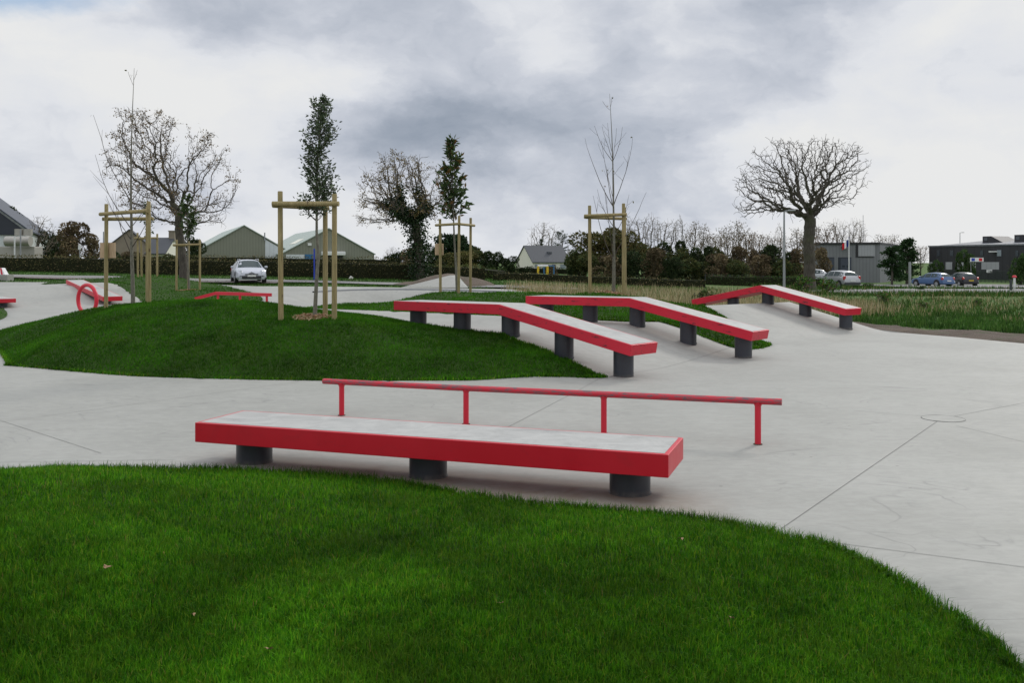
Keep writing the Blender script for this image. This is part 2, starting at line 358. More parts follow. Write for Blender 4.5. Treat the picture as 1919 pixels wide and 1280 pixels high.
# ================================================================ TERRAIN
def sstep(a, b, x):
    q = np.clip((x-a)/(b-a), 0, 1); return q*q*(3-2*q)
_U = np.array([-.56, -.3, 0, .2, .4, .56]); _Y = np.array([0, 24, 34, 45, 60, 80, 110, 200, 2000.])
_Z = np.array([[0, 0, 0, .2, .78, 1.25, 1.4, 1.5, 1.5], [0, 0, .02, .25, .72, 1.1, 1.2, 1.2, 1.2], [0, 0, 0, .2, .50, .7, .8, .8, .8],
               [0, 0, 0, .05, .12, .15, .2, .2, .2], [0, 0, 0, -.03, -.12, -.30, -.5, -.6, -.6], [0, 0, -.02, -.06, -.18, -.38, -.6, -.6, -.6]])
def hg(x, y):
    x = np.asarray(x, float); y = np.asarray(y, float)
    yy = np.clip(y, 1, 1999); u = np.clip(x/np.maximum(yy, 12), -.559, .559)
    iu = np.clip(np.searchsorted(_U, u, side='right')-1, 0, 4); iy = np.clip(np.searchsorted(_Y, yy, side='right')-1, 0, 7)
    fu = (u-_U[iu])/(_U[iu+1]-_U[iu]); fy = (yy-_Y[iy])/(_Y[iy+1]-_Y[iy])
    fu = fu*fu*(3-2*fu); 
    return (_Z[iu, iy]*(1-fu)+_Z[iu+1, iy]*fu)*(1-fy) + (_Z[iu, iy+1]*(1-fu)+_Z[iu+1, iy+1]*fu)*fy
def softpos(z, k=.035): return .5*(z+np.sqrt(z*z+k*k))
def hc(x, y):
    """surface of the concrete slab: flat, with funbox, hipped bank and bowl"""
    x = np.asarray(x, float); y = np.asarray(y, float)
    s = (x+.03)*.735-(y-18.9)*.678; q = (x+.03)*.678+(y-18.9)*.735
    z = np.minimum(.62, softpos(.62-.257*s, .07))
    z = np.minimum(z, .62*np.clip(1-(-12-s)/4, 0, 1))
    fb = z*sstep(-2.3, -.35, q)*(1-sstep(5.3, 8.5, q))
    s4 = (x-8.15)*.6-(y-29.74)*.8; k = (x-8.15)*.8+(y-29.74)*.6
    rp = softpos(.80-.235*np.abs(s4), .07)*sstep(-6.5, -3.6, k)*(1-sstep(1.15, 1.5, k))
    tb = (x+18.2)*-.6+(y-41.5)*.8; wb = (x+18.2)*.8+(y-41.5)*.6
    bk = np.clip(softpos((tb-1.0)*.13, .05), 0, .62)*sstep(-7, -3, wb)*(1-sstep(2.5, 4.5, wb))*(1-sstep(8, 14, tb))*(y > 36)
    e = np.sqrt(((x+5)/6.5)**2+((y-48)/6.8)**2)
    return hg(x, y)+fb+bk+np.maximum(rp-.02, 0)-.95*(1-sstep(.62, .985, e))
def lumps(x, y, s=1.0, seed=0):
    z = 0
    for i in range(7):
        a = 1.7*i+seed*2.3; f = s*(.55+.42*i)
        z = z + np.sin(x*f*math.cos(a)+y*f*math.sin(a)+seed+i*1.9)/(1+.55*i)
    return z
def spline(pts, per=8, closed=True):
    P = np.array(pts, float); n = len(P); out = []
    for i in range(n if closed else n-1):
        if closed: a, b, c, d = P[(i-1) % n], P[i], P[(i+1) % n], P[(i+2) % n]
        else: a, b, c, d = P[max(i-1, 0)], P[i], P[i+1], P[min(i+2, n-1)]
        for k in range(per):
            q = k/per
            out.append(.5*((2*b)+(c-a)*q+(2*a-5*b+4*c-d)*q*q+(3*b-a-3*c+d)*q**3))
    if not closed: out.append(P[-1])
    return np.array(out)
def inpoly(poly, x, y):
    ins = np.zeros(x.shape, bool); n = len(poly)
    for i in range(n):
        x1, y1 = poly[i]; x2, y2 = poly[(i+1) % n]
        if y1 == y2: continue
        c = ((y1 > y) != (y2 > y)) & (x < (x2-x1)*(y-y1)/(y2-y1)+x1); ins ^= c
    return ins
def edgedist(poly, x, y):
    d = np.full(x.shape, 1e9); n = len(poly)
    for i in range(n):
        x1, y1 = poly[i]; x2, y2 = poly[(i+1) % n]; ex, ey = x2-x1, y2-y1; L = ex*ex+ey*ey
        if L == 0: continue
        q = np.clip(((x-x1)*ex+(y-y1)*ey)/L, 0, 1)
        d = np.minimum(d, (x-x1-q*ex)**2+(y-y1-q*ey)**2)
    return np.sqrt(d)
def sheet(name, poly, res, hfun, mats, extra=None, smooth=True, skirt=0.0, holes=()):
    poly = np.asarray(poly); lo = poly.min(0); hi = poly.max(0)
    gx, gy = np.meshgrid(np.arange(lo[0], hi[0], res), np.arange(lo[1], hi[1], res))
    gx = gx.ravel()+rng.uniform(-.05, .05, gx.size)*res; gy = gy.ravel()+rng.uniform(-.05, .05, gy.size)*res
    k = inpoly(poly, gx, gy); gx, gy = gx[k], gy[k]
    k = edgedist(poly, gx, gy) > res*.35; gx, gy = gx[k], gy[k]
    pts = [tuple(p) for p in poly]+list(zip(gx.tolist(), gy.tolist()))
    if extra is not None: pts += [tuple(p) for p in extra]
    n = len(poly)
    v, e, f, _, _, _ = delaunay_2d_cdt([Vector(p) for p in pts], [(i, (i+1) % n) for i in range(n)], [], 1, 1e-5)
    V = np.array([tuple(p) for p in v]); z = hfun(V[:, 0], V[:, 1])
    V3 = np.column_stack([V, z]).tolist(); F = [list(q) for q in f]
    if skirt:
        cnt = {}
        for q in F:
            for a, b in zip(q, q[1:]+q[:1]): cnt[(a, b)] = cnt.get((a, b), 0)+1
        for (a, b) in [k for k in cnt if (k[1], k[0]) not in cnt]:
            m_ = len(V3); pa, pb = V3[a], V3[b]
            V3 += [[pa[0], pa[1], pa[2]-skirt], [pb[0], pb[1], pb[2]-skirt]]; F.append([b, a, m_, m_+1])
    me = bpy.data.meshes.new(name); me.from_pydata(V3, [], F)
    bm = bmesh.new(); bm.from_mesh(me); bmesh.ops.recalc_face_normals(bm, faces=bm.faces)
    if sum(f_.normal.z for f_ in bm.faces) < 0: bmesh.ops.reverse_faces(bm, faces=bm.faces)
    bm.to_mesh(me); bm.free()
    if smooth: me.polygons.foreach_set('use_smooth', [True]*len(me.polygons))
    return struct(link(name, me, mats))

# ---- the concrete slab
PAD = [(34, -14), (27, 8), (17.2, 18.8), (14.3, 22.2), (13.1, 23.9), (12.4, 25.8), (11.6, 27.3), (10.75, 28.5), (9.25, 30.6), (7.6, 32.9), (5.4, 35), (3.2, 39), (2.2, 45), (1.2, 52), (0, 56.6), (-8, 57.2), (-15.5, 56.4),
       (-20, 59), (-30, 60), (-48, 60), (-48, -14)]
def seg(a, b, n=40): return [(a[0]+(b[0]-a[0])*i/n, a[1]+(b[1]-a[1])*i/n) for i in range(n+1)]
def fbp(s, q): return (-.03+s*.735+q*.678, 18.9-s*.678+q*.735)
def rpp(s, k): return (8.15+.6*s+.8*k, 29.74-.8*s+.6*k)
extra = []
for s_ in (-.15, 0, .15, 1.9, 2.2, 2.41, 2.6, 2.9): extra += seg(fbp(s_, -4.4), fbp(s_, 8.4), 50)
for s_ in (-3.4, -.12, 0, .12, 3.0, 3.3, 3.6): extra += seg(rpp(s_, -6), rpp(s_, 1.1), 34)
for k_ in (1.12, 1.3, 1.48): extra += seg(rpp(-4, k_), rpp(4.2, k_), 34)
for rr in (.62, .8, .95, .985): extra += [(-5+6.5*rr*math.cos(a), 48+6.8*rr*math.sin(a)) for a in np.linspace(0, 6.28, 60, endpoint=False)]
def ribbon(mb, pts, wd, dz):
    P = [Vector((x, y, 0)) for x, y in pts]
    L = []; Rr = []
    for i, p in enumerate(P):
        d = (P[min(i+1, len(P)-1)]-P[max(i-1, 0)]).normalized(); n = Vector((-d.y, d.x, 0))*wd/2
        for arr, q in ((L, p+n), (Rr, p-n)): arr.append((q.x, q.y, float(hc(q.x, q.y))+dz))
    b = L+Rr; n = len(L)
    mb.add(b, [(i, n+i, n+i+1, i+1) for i in range(n-1)])
def g0(px, py): y = EYE*FOC/(py-HOR); return ((px-960)/FOC*y, y)
dx, dy = g0(1768, 785)
mb = MB(); mb.tube([(dx+.27*math.cos(a), dy+.27*math.sin(a), .004+.001*math.sin(5*a)) for a in np.linspace(0, 2*math.pi, 40)], .0038, 5); mb.cyl((dx, dy, .001), (dx, dy, .005), .265, n=36, mi=1); o = mb.build('drain_cover', [MAT['joint'], MAT['concrete']]); tag(o, 'thin round drain cover set where the concrete joints meet', 'drain cover')
mb = MB(); mb.add([(-5+6.5*r_*math.cos(a), 48+6.8*r_*math.sin(a), float(hg(-5+6.5*math.cos(a), 48+6.8*math.sin(a)))+z_) for a in np.linspace(.12*math.pi, .86*math.pi, 72) for r_, z_ in ((1.0, .0), (1.0, .07), (.975, .07), (.975, -.05))],
       [((4*i+k), (4*i+(k+1) % 4), (4*((i+1) % 72)+(k+1) % 4), (4*((i+1) % 72)+k)) for i in range(71) for k in range(4)])
tag(mb.build('bowl_coping', MAT['galvanised']), 'grey steel coping ring round the rim of the concrete bowl', 'coping')

# ---- ground out to the horizon
rad = np.concatenate([np.arange(0, 100, 2.5), np.geomspace(100, 1900, 30)]); th = np.linspace(0, 2*math.pi, 180, endpoint=False)
RR, TT = np.meshgrid(rad[1:], th, indexing='ij'); gx = (RR*np.sin(TT)).ravel(); gy = (RR*np.cos(TT)).ravel()
def hground(x, y):
    z = hg(x, y)+.012*lumps(x, y, 1.3, 3)
    P_ = np.array(PAD); ins = inpoly(P_, x, y); d = edgedist(P_, x, y)
    return z-np.where(ins, np.where(d > .6, 1.1, .12), .03)
gz = hground(gx, gy); V = np.column_stack([gx, gy, gz]); V = np.vstack([V, [[0, 0, -1.1]]])
nr, na = len(rad)-1, len(th); L = []; st = []
for i in range(nr-1):
    for j in range(na):
        st.append(len(L)); L += [i*na+j, (i+1)*na+j, (i+1)*na+(j+1) % na, i*na+(j+1) % na]
for j in range(na): st.append(len(L)); L += [len(V)-1, j, (j+1) % na]
g = struct(np_mesh('ground', V, L, st, [MAT['field']], smooth=True))

# ---- grass mounds: outline, heights wanted at points, bank width
MOUND = {}
def mound(name, outline, ctrl, wd, seed, res=.4, per=6):
    O = spline(outline, per)
    C = np.array(ctrl, float)
    cd = edgedist(O, C[:, 0], C[:, 1]); cb = hc(C[:, 0], C[:, 1])
    def h(x, y):
        x = np.asarray(x, float); y = np.asarray(y, float)
        d = edgedist(O, x, y)
        W = 1/((((x[..., None]-C[:, 0])**2+(y[..., None]-C[:, 1])**2)+.6)**1.5)
        a = np.maximum((W*C[:, 2]).sum(-1)/W.sum(-1)-hc(x, y), .04)
        pr = 1-np.exp(-(d/wd)**1.25)
        z = hc(x, y)+a*pr+(.034*lumps(x, y, 1.25, seed)+.006*lumps(x, y, 5, seed+1))*pr
        return z-.012*np.exp(-d/.05)
    MOUND[name] = (O, h)
    sheet('grass_mound', O, res, h, [MAT['turf']], smooth=True)
    return O, h
FRONT = [g0(-60, 886), g0(160, 878), g0(480, 884), g0(700, 900), g0(850, 925), g0(1050, 950), g0(1290, 972), g0(1450, 1000), g0(1560, 1030), g0(1680, 1090), g0(1780, 1150), g0(1860, 1214), g0(1925, 1290),
         (2.35, 3.6), (1.9, 2), (1.2, .2), (-1, -1.6), (-5, -3), (-11, -2), (-14, 3), (-12, 7.5), (-8.5, 9.3)]
mound('front', FRONT, [(0, 0, .48), (0, 4, .46), (-3, 5, .50), (-6, 5, .50), (1.2, 4, .38), (-2, 7, .38), (-8, 3, .5)], 1.6, 1, .22)
MIDA = [(-10.12, 18.85), (-10.05, 18.78), (-8.2, 17.75), (-6.6, 17.0), (-3.9, 16.5), (-1.5, 16.45), (.4, 16.55), (1.55, 16.72), (1.62, 16.9), (1.2, 17.5), (.72, 18.1), (-.2, 18.75), (-1.6, 20.9), (-3.1, 23.3), (-5, 25.5), (-8, 27.4), (-11, 28.2), (-13.6, 28.2), (-14.9, 26.5), (-13.9, 24.3), (-12.35, 22.4), (-11.2, 20.6), (-10.5, 19.45)]
MIDC = [(-4.1, 19.4, 1.0), (-3.7, 18.9, .98), (-10.2, 24.2, 1.05), (-9.2, 23.2, 1.17), (-7.4, 23, 1.18), (-6.4, 21.6, 1.20), (-5, 20.6, 1.12), (-2.4, 19.6, .86), (-.6, 18, .52), (-11.8, 23.4, .85), (-11.4, 22, .62), (-13.2, 25.5, .5), (-9, 20, .85), (-6, 18.6, .85), (-3.6, 22, .95), (-1.9, 19.2, .76), (-8.5, 25.5, 1.05), (-6, 24, 1.05), (-2, 17.4, .6)]
mound('middle', MIDA, MIDC, 1.15, 2, .32)
REAR = [(-5.8, 29.1), (-3.66, 27.8), (-.59, 25.6), (.8, 24.4), (2.1, 23.5), (2.9, 22.9), (3.5, 22.9), (4.1, 22.6), (5.1, 21.5), (5.75, 21.9), (6.35, 23.0), (6.45, 24.3), (6.15, 25.6), (6.0, 26.9), (5.55, 28.4), (5.4, 30), (4.4, 32.4), (1.8, 35.3), (-2, 37.5), (-6, 37), (-8.3, 34), (-7.8, 31)]
mound('rear', REAR, [(-2, 33.4, 1.03), (3, 27.5, 1.33), (4.1, 27, 1.22), (-5, 32, .60), (.8, 30, 1.1), (4.6, 28.2, .92), (2.5, 25, .86), (5, 24.6, .45), (-1.2, 28.2, .86), (.5, 33, 1.03), (1, 26.3, .88), (-5.5, 34.5, .5), (-3.8, 30, .72)], 1.4, 3, .4)
BACK = [(-29.7, 59.4), (-25.8, 54.2), (-22.3, 50.4), (-19.6, 46.8), (-17.3, 43.6), (-16.2, 40.6), (-14.6, 38.2), (-12.9, 39.0), (-11.9, 44), (-13.4, 49), (-15.9, 54), (-18.5, 58), (-24, 61)]
mound('back', BACK, [(-17.3, 48.3, .70), (-20.3, 54.5, 1.3), (-22.6, 56.5, 1.28), (-15, 40, .35), (-25.5, 56.5, 1.2), (-17, 43, .5), (-16.5, 53.5, .68)], 2.2, 4, .7)
LEFT = [g0(-80, 600), g0(-40, 578), g0(0, 581), g0(14, 588), g0(8, 597), g0(-30, 606)]
mound('left', LEFT, [(LEFT[1][0]-.2, LEFT[1][1]-2, .35)], 2.0, 5, .5)

def hpad(x, y):
    z = hc(x, y)
    for O_, _h in MOUND.values():
        k = inpoly(O_, x, y); z = z-np.where(k, .35*sstep(.01, .3, edgedist(O_, x, y)), 0)
    return z
for O_, _h in MOUND.values():
    cO = O_.mean(0); nO = np.gradient(O_, axis=0); nO = np.column_stack([-nO[:, 1], nO[:, 0]]); nO /= np.linalg.norm(nO, axis=1)[:, None]+1e-9
    if not inpoly(O_, *(O_[5]+nO[5]*.05).reshape(2, 1))[0]: nO = -nO
    for q_ in (0, .12, .3): extra += [tuple(p) for p in O_+nO*q_ if q_ == 0 or inpoly(O_, np.array([p[0]]), np.array([p[1]]))[0]]
extra = [p for p in extra if -46 < p[0] < 20]
pade = [p for i in range(len(PAD)) for p in seg(PAD[i], PAD[(i+1) % len(PAD)], max(1, int(math.dist(PAD[i], PAD[(i+1) % len(PAD)])/1.2)))[:-1]]
pad = sheet('skatepark_pavement', pade, .55, hpad, [MAT['concrete']], extra, skirt=.5)
jb = MB()
for A, B in ((g0(1400, 1036), g0(1760, 788)), (g0(1776, 783), g0(1990, 742)), (g0(1792, 798), g0(1975, 842)), (g0(1600, 770), g0(1748, 782)), (g0(1500, 1010), g0(2000, 1074)), (g0(560, 716), g0(-60, 800)), (g0(840, 860), g0(1122, 712)),
             (g0(1122, 712), g0(1240, 692)), (g0(-40, 775), g0(190, 850)), (g0(-60, 868), g0(330, 862)), (g0(1240, 692), g0(1395, 655))):
    ribbon(jb, seg(A, B, 30), .007, .004)
jb.build('control_joint', MAT['joint'], pad)

# ---- soil strip along the right-hand edge of the slab, dirt heap behind the bowl
edge = spline([(20.5, 14.6), (17.25, 18.9), (14.35, 22.3), (13.15, 24.0), (12.45, 25.9), (11.65, 27.4), (10.85, 28.6), (9.35, 30.7), (7.7, 33.0), (5.6, 35.2)], 6, False)
nrm = np.gradient(edge, axis=0); nrm = np.column_stack([-nrm[:, 1], nrm[:, 0]])*-1; nrm /= np.linalg.norm(nrm, axis=1)[:, None]
wd_ = np.interp(np.arange(len(edge)), [0, 18, 36, 44, 54], [3.4, 3.2, 2.4, 1.3, .8])
poly = np.vstack([edge-nrm*.15, (edge+nrm*wd_[:, None])[::-1]])
kk = lambda x, y: np.maximum(0, .45-.14*np.abs((x-8.9)*.6-(y-30.3)*.8))
_re = rpp(0, 1.2)
def hsoil(x, y):
    d = edgedist(poly, x, y); k = (x-8.15)*.8+(y-29.74)*.6
    return hg(x, y)-.06+.16*np.minimum(d, .5)+.03*lumps(x, y, 4, 2)*np.minimum(1, d*3)+kk(x, y)*np.exp(-np.maximum(0, k-1.4)/1.3)*.8
o = sheet('soil_strip', poly, .25, hsoil, [MAT['soil']])
hp = spline([(-8, 60), (-5, 59.2), (-2.5, 58.4), (-.6, 59.3), (-.7, 62), (-2, 65), (-5, 65.5), (-8, 63)], 6)
def hheap(x, y):
    d = edgedist(hp, x, y)
    return hg(x, y)-.1+.78*(1-np.exp(-d/1.2))*np.exp(-((x+4.2)/3.6)**2)+.07*lumps(x, y, 2.2, 6)*np.minimum(d, 1)
sheet('dirt_heap', hp, .4, hheap, [MAT['soil']])
A = at(844, 515.7, 60.5); B = at(752, 538.5, 57.3); C = at(877, 538.5, 57.3)
mb = MB(); lo = -.4; up = Vector((0, 1.5, .0))
mb.add([B, C, A, (B.x+1.5, 62.5, .3), (C.x, 62, .3), (A.x+.4, 61.6, A.z-.02), (B.x, 57.3, -.3), (C.x, 57.3, -.3)], [(0, 1, 2), (0, 2, 5, 3), (1, 4, 5, 2), (0, 3, 4, 1), (6, 7, 1, 0)])
struct(mb.build('concrete_bank', MAT['concrete']))
# mulch rings come with each tree; dirt track and roads
def road(name, pts, wd, mat, dz=.02, res=2):
    P_ = spline(pts, 6, False); d = np.gradient(P_, axis=0); n = np.column_stack([-d[:, 1], d[:, 0]]); n /= np.linalg.norm(n, axis=1)[:, None]
    wd = np.interp(np.linspace(0, 1, len(P_)), np.linspace(0, 1, len(wd)), wd)[:, None]/2 if hasattr(wd, '__len__') else wd/2
    pl = np.vstack([P_+n*wd, (P_-n*wd)[::-1]])
    return sheet(name, pl, res, lambda x, y: hground(x, y)+.05+dz, [MAT[mat]])
road('access_road', [(4, 57.5), (-3, 60.2), (-10, 62.2), (-17.5, 63), (-24, 65.4), (-34, 69), (-50, 73)], 3.6, 'asphalt', .03, 1.2)
road('gravel_track', [(-15, 60.1), (-19, 60.4), (-26, 62.6), (-35, 66.4), (-50, 70)], 1.5, 'gravel', .05, .8)
road('car_park', [(22, 66), (33, 74), (48, 76), (75, 74), (110, 70)], (6, 12, 17, 22, 30), 'asphalt', .02, 2.5)
road('car_park_lane', [(36, 92), (50, 97), (80, 99), (120, 96)], (10, 16, 24, 28), 'asphalt', .04, 3)

# ================================================================ GRASS
def blades(name, label, P, N, hgt, wid, cols, matn, seg2=True, lean=.45):
    """P points (n,3); one bent blade at each, every blade leaning its own way"""
    n = len(P); a = rng.uniform(0, 2*math.pi, n); b = rng.uniform(0, 2*math.pi, n)
    h = hgt*rng.uniform(.55, 1.25, n); wv = wid*rng.uniform(.7, 1.3, n)
    ln = lean*np.abs(rng.normal(0, 1, n)); ln = np.minimum(ln, 1.4)
    D = np.column_stack([np.cos(a), np.sin(a), np.zeros(n)]); W = np.column_stack([np.cos(b), np.sin(b), np.zeros(n)])*wv[:, None]/2
    up = np.array([0, 0, 1.0])
    P = P-np.array([0, 0, .01])
    T = P+up*(h*np.cos(ln))[:, None]+D*(h*np.sin(ln))[:, None]
    if seg2:
        M_ = P+up*(h*.55)[:, None]+D*(h*.22*np.sin(ln))[:, None]
        V = np.stack([P-W, P+W, M_+W*.8, M_-W*.8, T], 1).reshape(-1, 3)
        base = np.arange(n)*5
        L = np.stack([base, base+1, base+2, base+3, base+3, base+2, base+4], 1).ravel()
        st = np.stack([np.arange(n)*7, np.arange(n)*7+4], 1).ravel(); k = 5
    else:
        V = np.stack([P-W, P+W, T], 1).reshape(-1, 3); L = np.arange(n*3); st = np.arange(n)*3; k = 3
    c = np.repeat(cols, k, axis=0)
    o = np_mesh(name, V, L, st, [MAT[matn]], cols=c)
    return tag(o, label, 'grass', kind='stuff')
def pick(n, palette, weights, jit=.25):
    pal = np.array(palette); w_ = np.array(weights)/sum(weights); i = rng.choice(len(pal), n, p=w_)
    return pal[i]*rng.uniform(1-jit, 1+jit, (n, 1))*rng.uniform(.92, 1.08, (n, 3))
def scatter(n, poly, ymin, ymax, hf, power=1.0, umax=.66):
    """density falls off with distance so that blades stay about evenly spaced on screen-independent scale"""
    q = rng.uniform(0, 1, n); y = 1/(1/ymin+(1/ymax-1/ymin)*q) if power else rng.uniform(ymin, ymax, n)
    x = rng.uniform(-umax, umax, n)*y
    k = inpoly(poly, x, y); x, y = x[k], y[k]
    return np.column_stack([x, y, hf(x, y)])
LAWN = [(.048, .185, .005), (.076, .26, .006), (.13, .33, .012), (.024, .125, .006), (.22, .33, .02), (.30, .26, .07)]
LW = [3, 4, 3, 2, .8, .12]
O, h = MOUND['front']
P = scatter(int(560000*Q), O, 3.0, 10.0, h)
dd = P[:, 1]/5.0
blades('grass', 'dense bright green lawn grass on the near mound', P, None, .062, .0048*np.maximum(1, dd**.6), pick(len(P), LAWN, LW), 'blade', True, .62)
for key, lab, n, ym, yM, hh, ww in (('middle', 'short green turf on the middle mound below the staked holm oak', 640000, 15, 29, .06, .017), ('rear', 'short green turf on the rear mound between the red ledges', 300000, 20, 38, .07, .026),
                                    ('back', 'green turf on the far mound by the old tree', 130000, 34, 62, .08, .045), ('left', 'patch of green turf beside the ledge at the left edge', 14000, 24, 44, .08, .04)):
    O, h = MOUND[key]; P = scatter(int(n*Q), O, ym, yM, h)
    blades('grass', lab, P, None, hh, ww, pick(len(P), [(.045, .165, .006), (.060, .20, .007), (.034, .130, .006), (.09, .22, .012)], [3, 3, 2, .7], .12)*(1.0, 1.03, 1.0), 'blade', False, .5)
# ragged fringe where the turf hangs over the concrete
for key, n, hh, ww, lab in (('front', 26000, .085, .0055, 'ragged grass fringe along the edge of the near mound'), ('middle', 14000, .085, .015, 'ragged grass fringe along the edge of the middle mound'), ('rear', 9000, .08, .022, 'ragged grass fringe along the edge of the rear mound')):
    O, h = MOUND[key]; i = rng.integers(0, len(O), n); f = rng.uniform(0, 1, (n, 1)); p_ = O[i]*(1-f)+O[(i+1) % len(O)]*f+rng.normal(0, .022, (n, 2))
    k = lumps(p_[:, 0]*3, p_[:, 1]*3, 2.2, 5) > rng.uniform(-2.2, 1.2, n); p_ = p_[k & (p_[:, 1] > 2.5)]
    P = np.column_stack([p_, hc(p_[:, 0], p_[:, 1])]); blades('grass', lab, P, None, hh, ww, pick(len(P), LAWN, LW), 'blade', True, .8)
# meadow on the right: green near the slab, tall and straw-coloured further out
def meadow(name, label, n, region, ymin, ymax, hfun, hgt, wid, pal, wts, mat='dry_blade', lean=.35, patch=None, tuft=1):
    P = scatter(n, np.array(region), ymin, ymax, hfun)
    if patch is not None:
        k = patch(P[:, 0], P[:, 1]) > rng.uniform(0, 1, len(P)); P = P[k]
    if tuft > 1:
        P = np.repeat(P, tuft, 0); P[:, :2] += rng.normal(0, .09, (len(P), 2))*np.minimum(2, P[:, 1:2]/30)
    return blades(name, label, P, None, hgt, wid, pick(len(P), pal, wts), mat, False, lean)
GREEN = [(.045, .12, .02), (.07, .165, .03), (.10, .19, .045), (.03, .08, .015)]; STRAW = [(.42, .35, .20), (.31, .25, .13), (.52, .45, .29), (.18, .14, .07), (.12, .15, .045)]
outer = np.vstack([(edge+nrm*(wd_[:, None]-.35))[:48], [(7.5, 35.5), (9, 70), (60, 70), (60, 20), (24, 13)]])
hgr = lambda x, y: hground(x, y)+.02
meadow('meadow_grass', 'rough green grass beyond the soil strip at the right', int(95000*Q), outer, 20, 66, hgr, .20, .035, GREEN, [3, 3, 2, 2], 'blade', .5, lambda x, y: np.clip(1.15-(y-30)/45+.25*lumps(x, y, .7, 4), .25, 1), 2)
meadow('dry_meadow', 'tall straw coloured meadow grass in front of the car park', int(12000*Q), [(9, 39), (17, 32), (30, 27), (60, 30), (60, 66), (10, 66), (6, 45)], 26, 66, hgr, .27, .028, STRAW, [3, 3, 2, 2, 3], 'dry_blade', .3, lambda x, y: np.clip(.45+.35*lumps(x, y, .5, 9), 0, 1), 4)
meadow('dry_meadow', 'pale dry reeds and stalks behind the rear mound', int(32000*Q), [(-3, 40), (2.5, 37.6), (5, 35.4), (7.4, 33.6), (11, 33), (16, 38), (17, 60), (0, 60)], 31, 60, hgr, .52, .028, STRAW, [4, 3, 3, 1.5, 2.2], 'dry_blade', .28, lambda x, y: np.clip(.45+.3*lumps(x, y, .6, 5)+(y-40)/40, 0, 1), 4)
meadow('meadow_grass', 'green grass verges along the access road', int(110000*Q), [(-60, 60.2), (-48, 60.4), (-30, 60.4), (-20, 59.4), (-15.5, 57), (-8, 57.6), (0, 57.2), (2.6, 45), (14, 58), (16, 84), (-70, 84)], 45, 84, hgr, .13, .06, GREEN, [3, 4, 3, 1], 'blade', .5,
       lambda x, y: np.where((np.abs(y-np.interp(x, [-50, -34, -24, -17.5, -10, -3, 4], [73, 69, 65.4, 63, 62.2, 60.2, 57.5])) < 2.0), 0, 1), 1)
meadow('meadow_grass', 'weedy green verge hiding the wheels of the parked cars', int(22000*Q), [(18, 60), (26, 60), (60, 66), (66, 60), (70, 84), (30, 88), (20, 80)], 58, 88, hgr, .38, .06, GREEN+STRAW[:2], [3, 3, 2, 3, .8, .8], 'blade', .4,
       lambda x, y: np.where(np.abs(y-np.interp(x, [22, 33, 48, 75], [66, 74, 76, 74])) < np.interp(x, [22, 33, 48, 75], [3, 6, 8, 11]), 0, 1), 3)

# ================================================================ SKATE LEDGES AND RAILS
def ledge(label, p0, ax, half, prof, legs, group, paint='red_steel', th=.2, legr=.185, rim=.04, overlap=0.0):
    """p0 = ground point on the centre line, ax = unit axis, prof = [(s, ztop)], legs = [(s, zbase)]"""
    ax = Vector((ax[0], ax[1], 0)).normalized(); nn = Vector((-ax.y, ax.x, 0)); p0 = Vector((p0[0], p0[1], 0))
    root = thing('skate_ledge', label, 'skate ledge', (p0.x, p0.y, float(hc(p0.x, p0.y))), 0, group)
    S_ = [p[0] for p in prof]; n = len(prof); nor = []
    segn = [Vector((-(prof[i+1][1]-prof[i][1]), prof[i+1][0]-prof[i][0])).normalized() for i in range(n-1)]
    for i in range(n):
        if i == 0: nor.append(segn[0])
        elif i == n-1: nor.append(segn[-1])
        else: m_ = (segn[i-1]+segn[i]).normalized(); nor.append(m_/m_.dot(segn[i]))
    def pt(i, off, side, ds=0.0):
        s = prof[i][0]+nor[i].x*off+ds; z = prof[i][1]+nor[i].y*off
        if ds:
            j = 0 if i == 0 else i-1; sl_ = (prof[j+1][1]-prof[j][1])/(prof[j+1][0]-prof[j][0]); z += sl_*ds
        return p0+ax*s+nn*side+Vector((0, 0, z))
    mb = MB(); vs = []
    for i in range(n): vs += [pt(i, 0, -half), pt(i, 0, half), pt(i, -th, half), pt(i, -th, -half)]
    fs = [(4*i+k, 4*i+(k+1) % 4, 4*i+4+(k+1) % 4, 4*i+4+k) for i in range(n-1) for k in range(4)]+[(3, 2, 1, 0), (4*n-4, 4*n-3, 4*n-2, 4*n-1)]
    mb.add(vs, fs); mb.build('steel_edge', MAT[paint], root, bevel=.006, world=True)
    mb = MB(); vs = []
    for i in range(n):
        ds = rim if i == 0 else (-rim if i == n-1 else 0)
        vs += [pt(i, .003, -half+rim, ds), pt(i, .003, half-rim, ds), pt(i, -.02, half-rim, ds), pt(i, -.02, -half+rim, ds)]
    mb.add(vs, fs); mb.build('concrete_top', MAT['top_concrete'], root, world=True)
    for s, zb in legs:
        c = p0+ax*s
        # underside height by interpolation
        zt = np.interp(s, S_, [p[1] for p in prof])-th+.01
        if zb is None: zb = float(hc(c.x, c.y))
        mb = MB(); mb.cyl((c.x, c.y, zb-.06), (c.x, c.y, zt), legr, n=40)
        mb.tube([(c.x, c.y, zb-.02), (c.x, c.y, zb+.006)], [legr+.012, legr+.010], 40)
        mb.build('leg', MAT['leg_paint'], root, smooth=35, world=True)
    return root
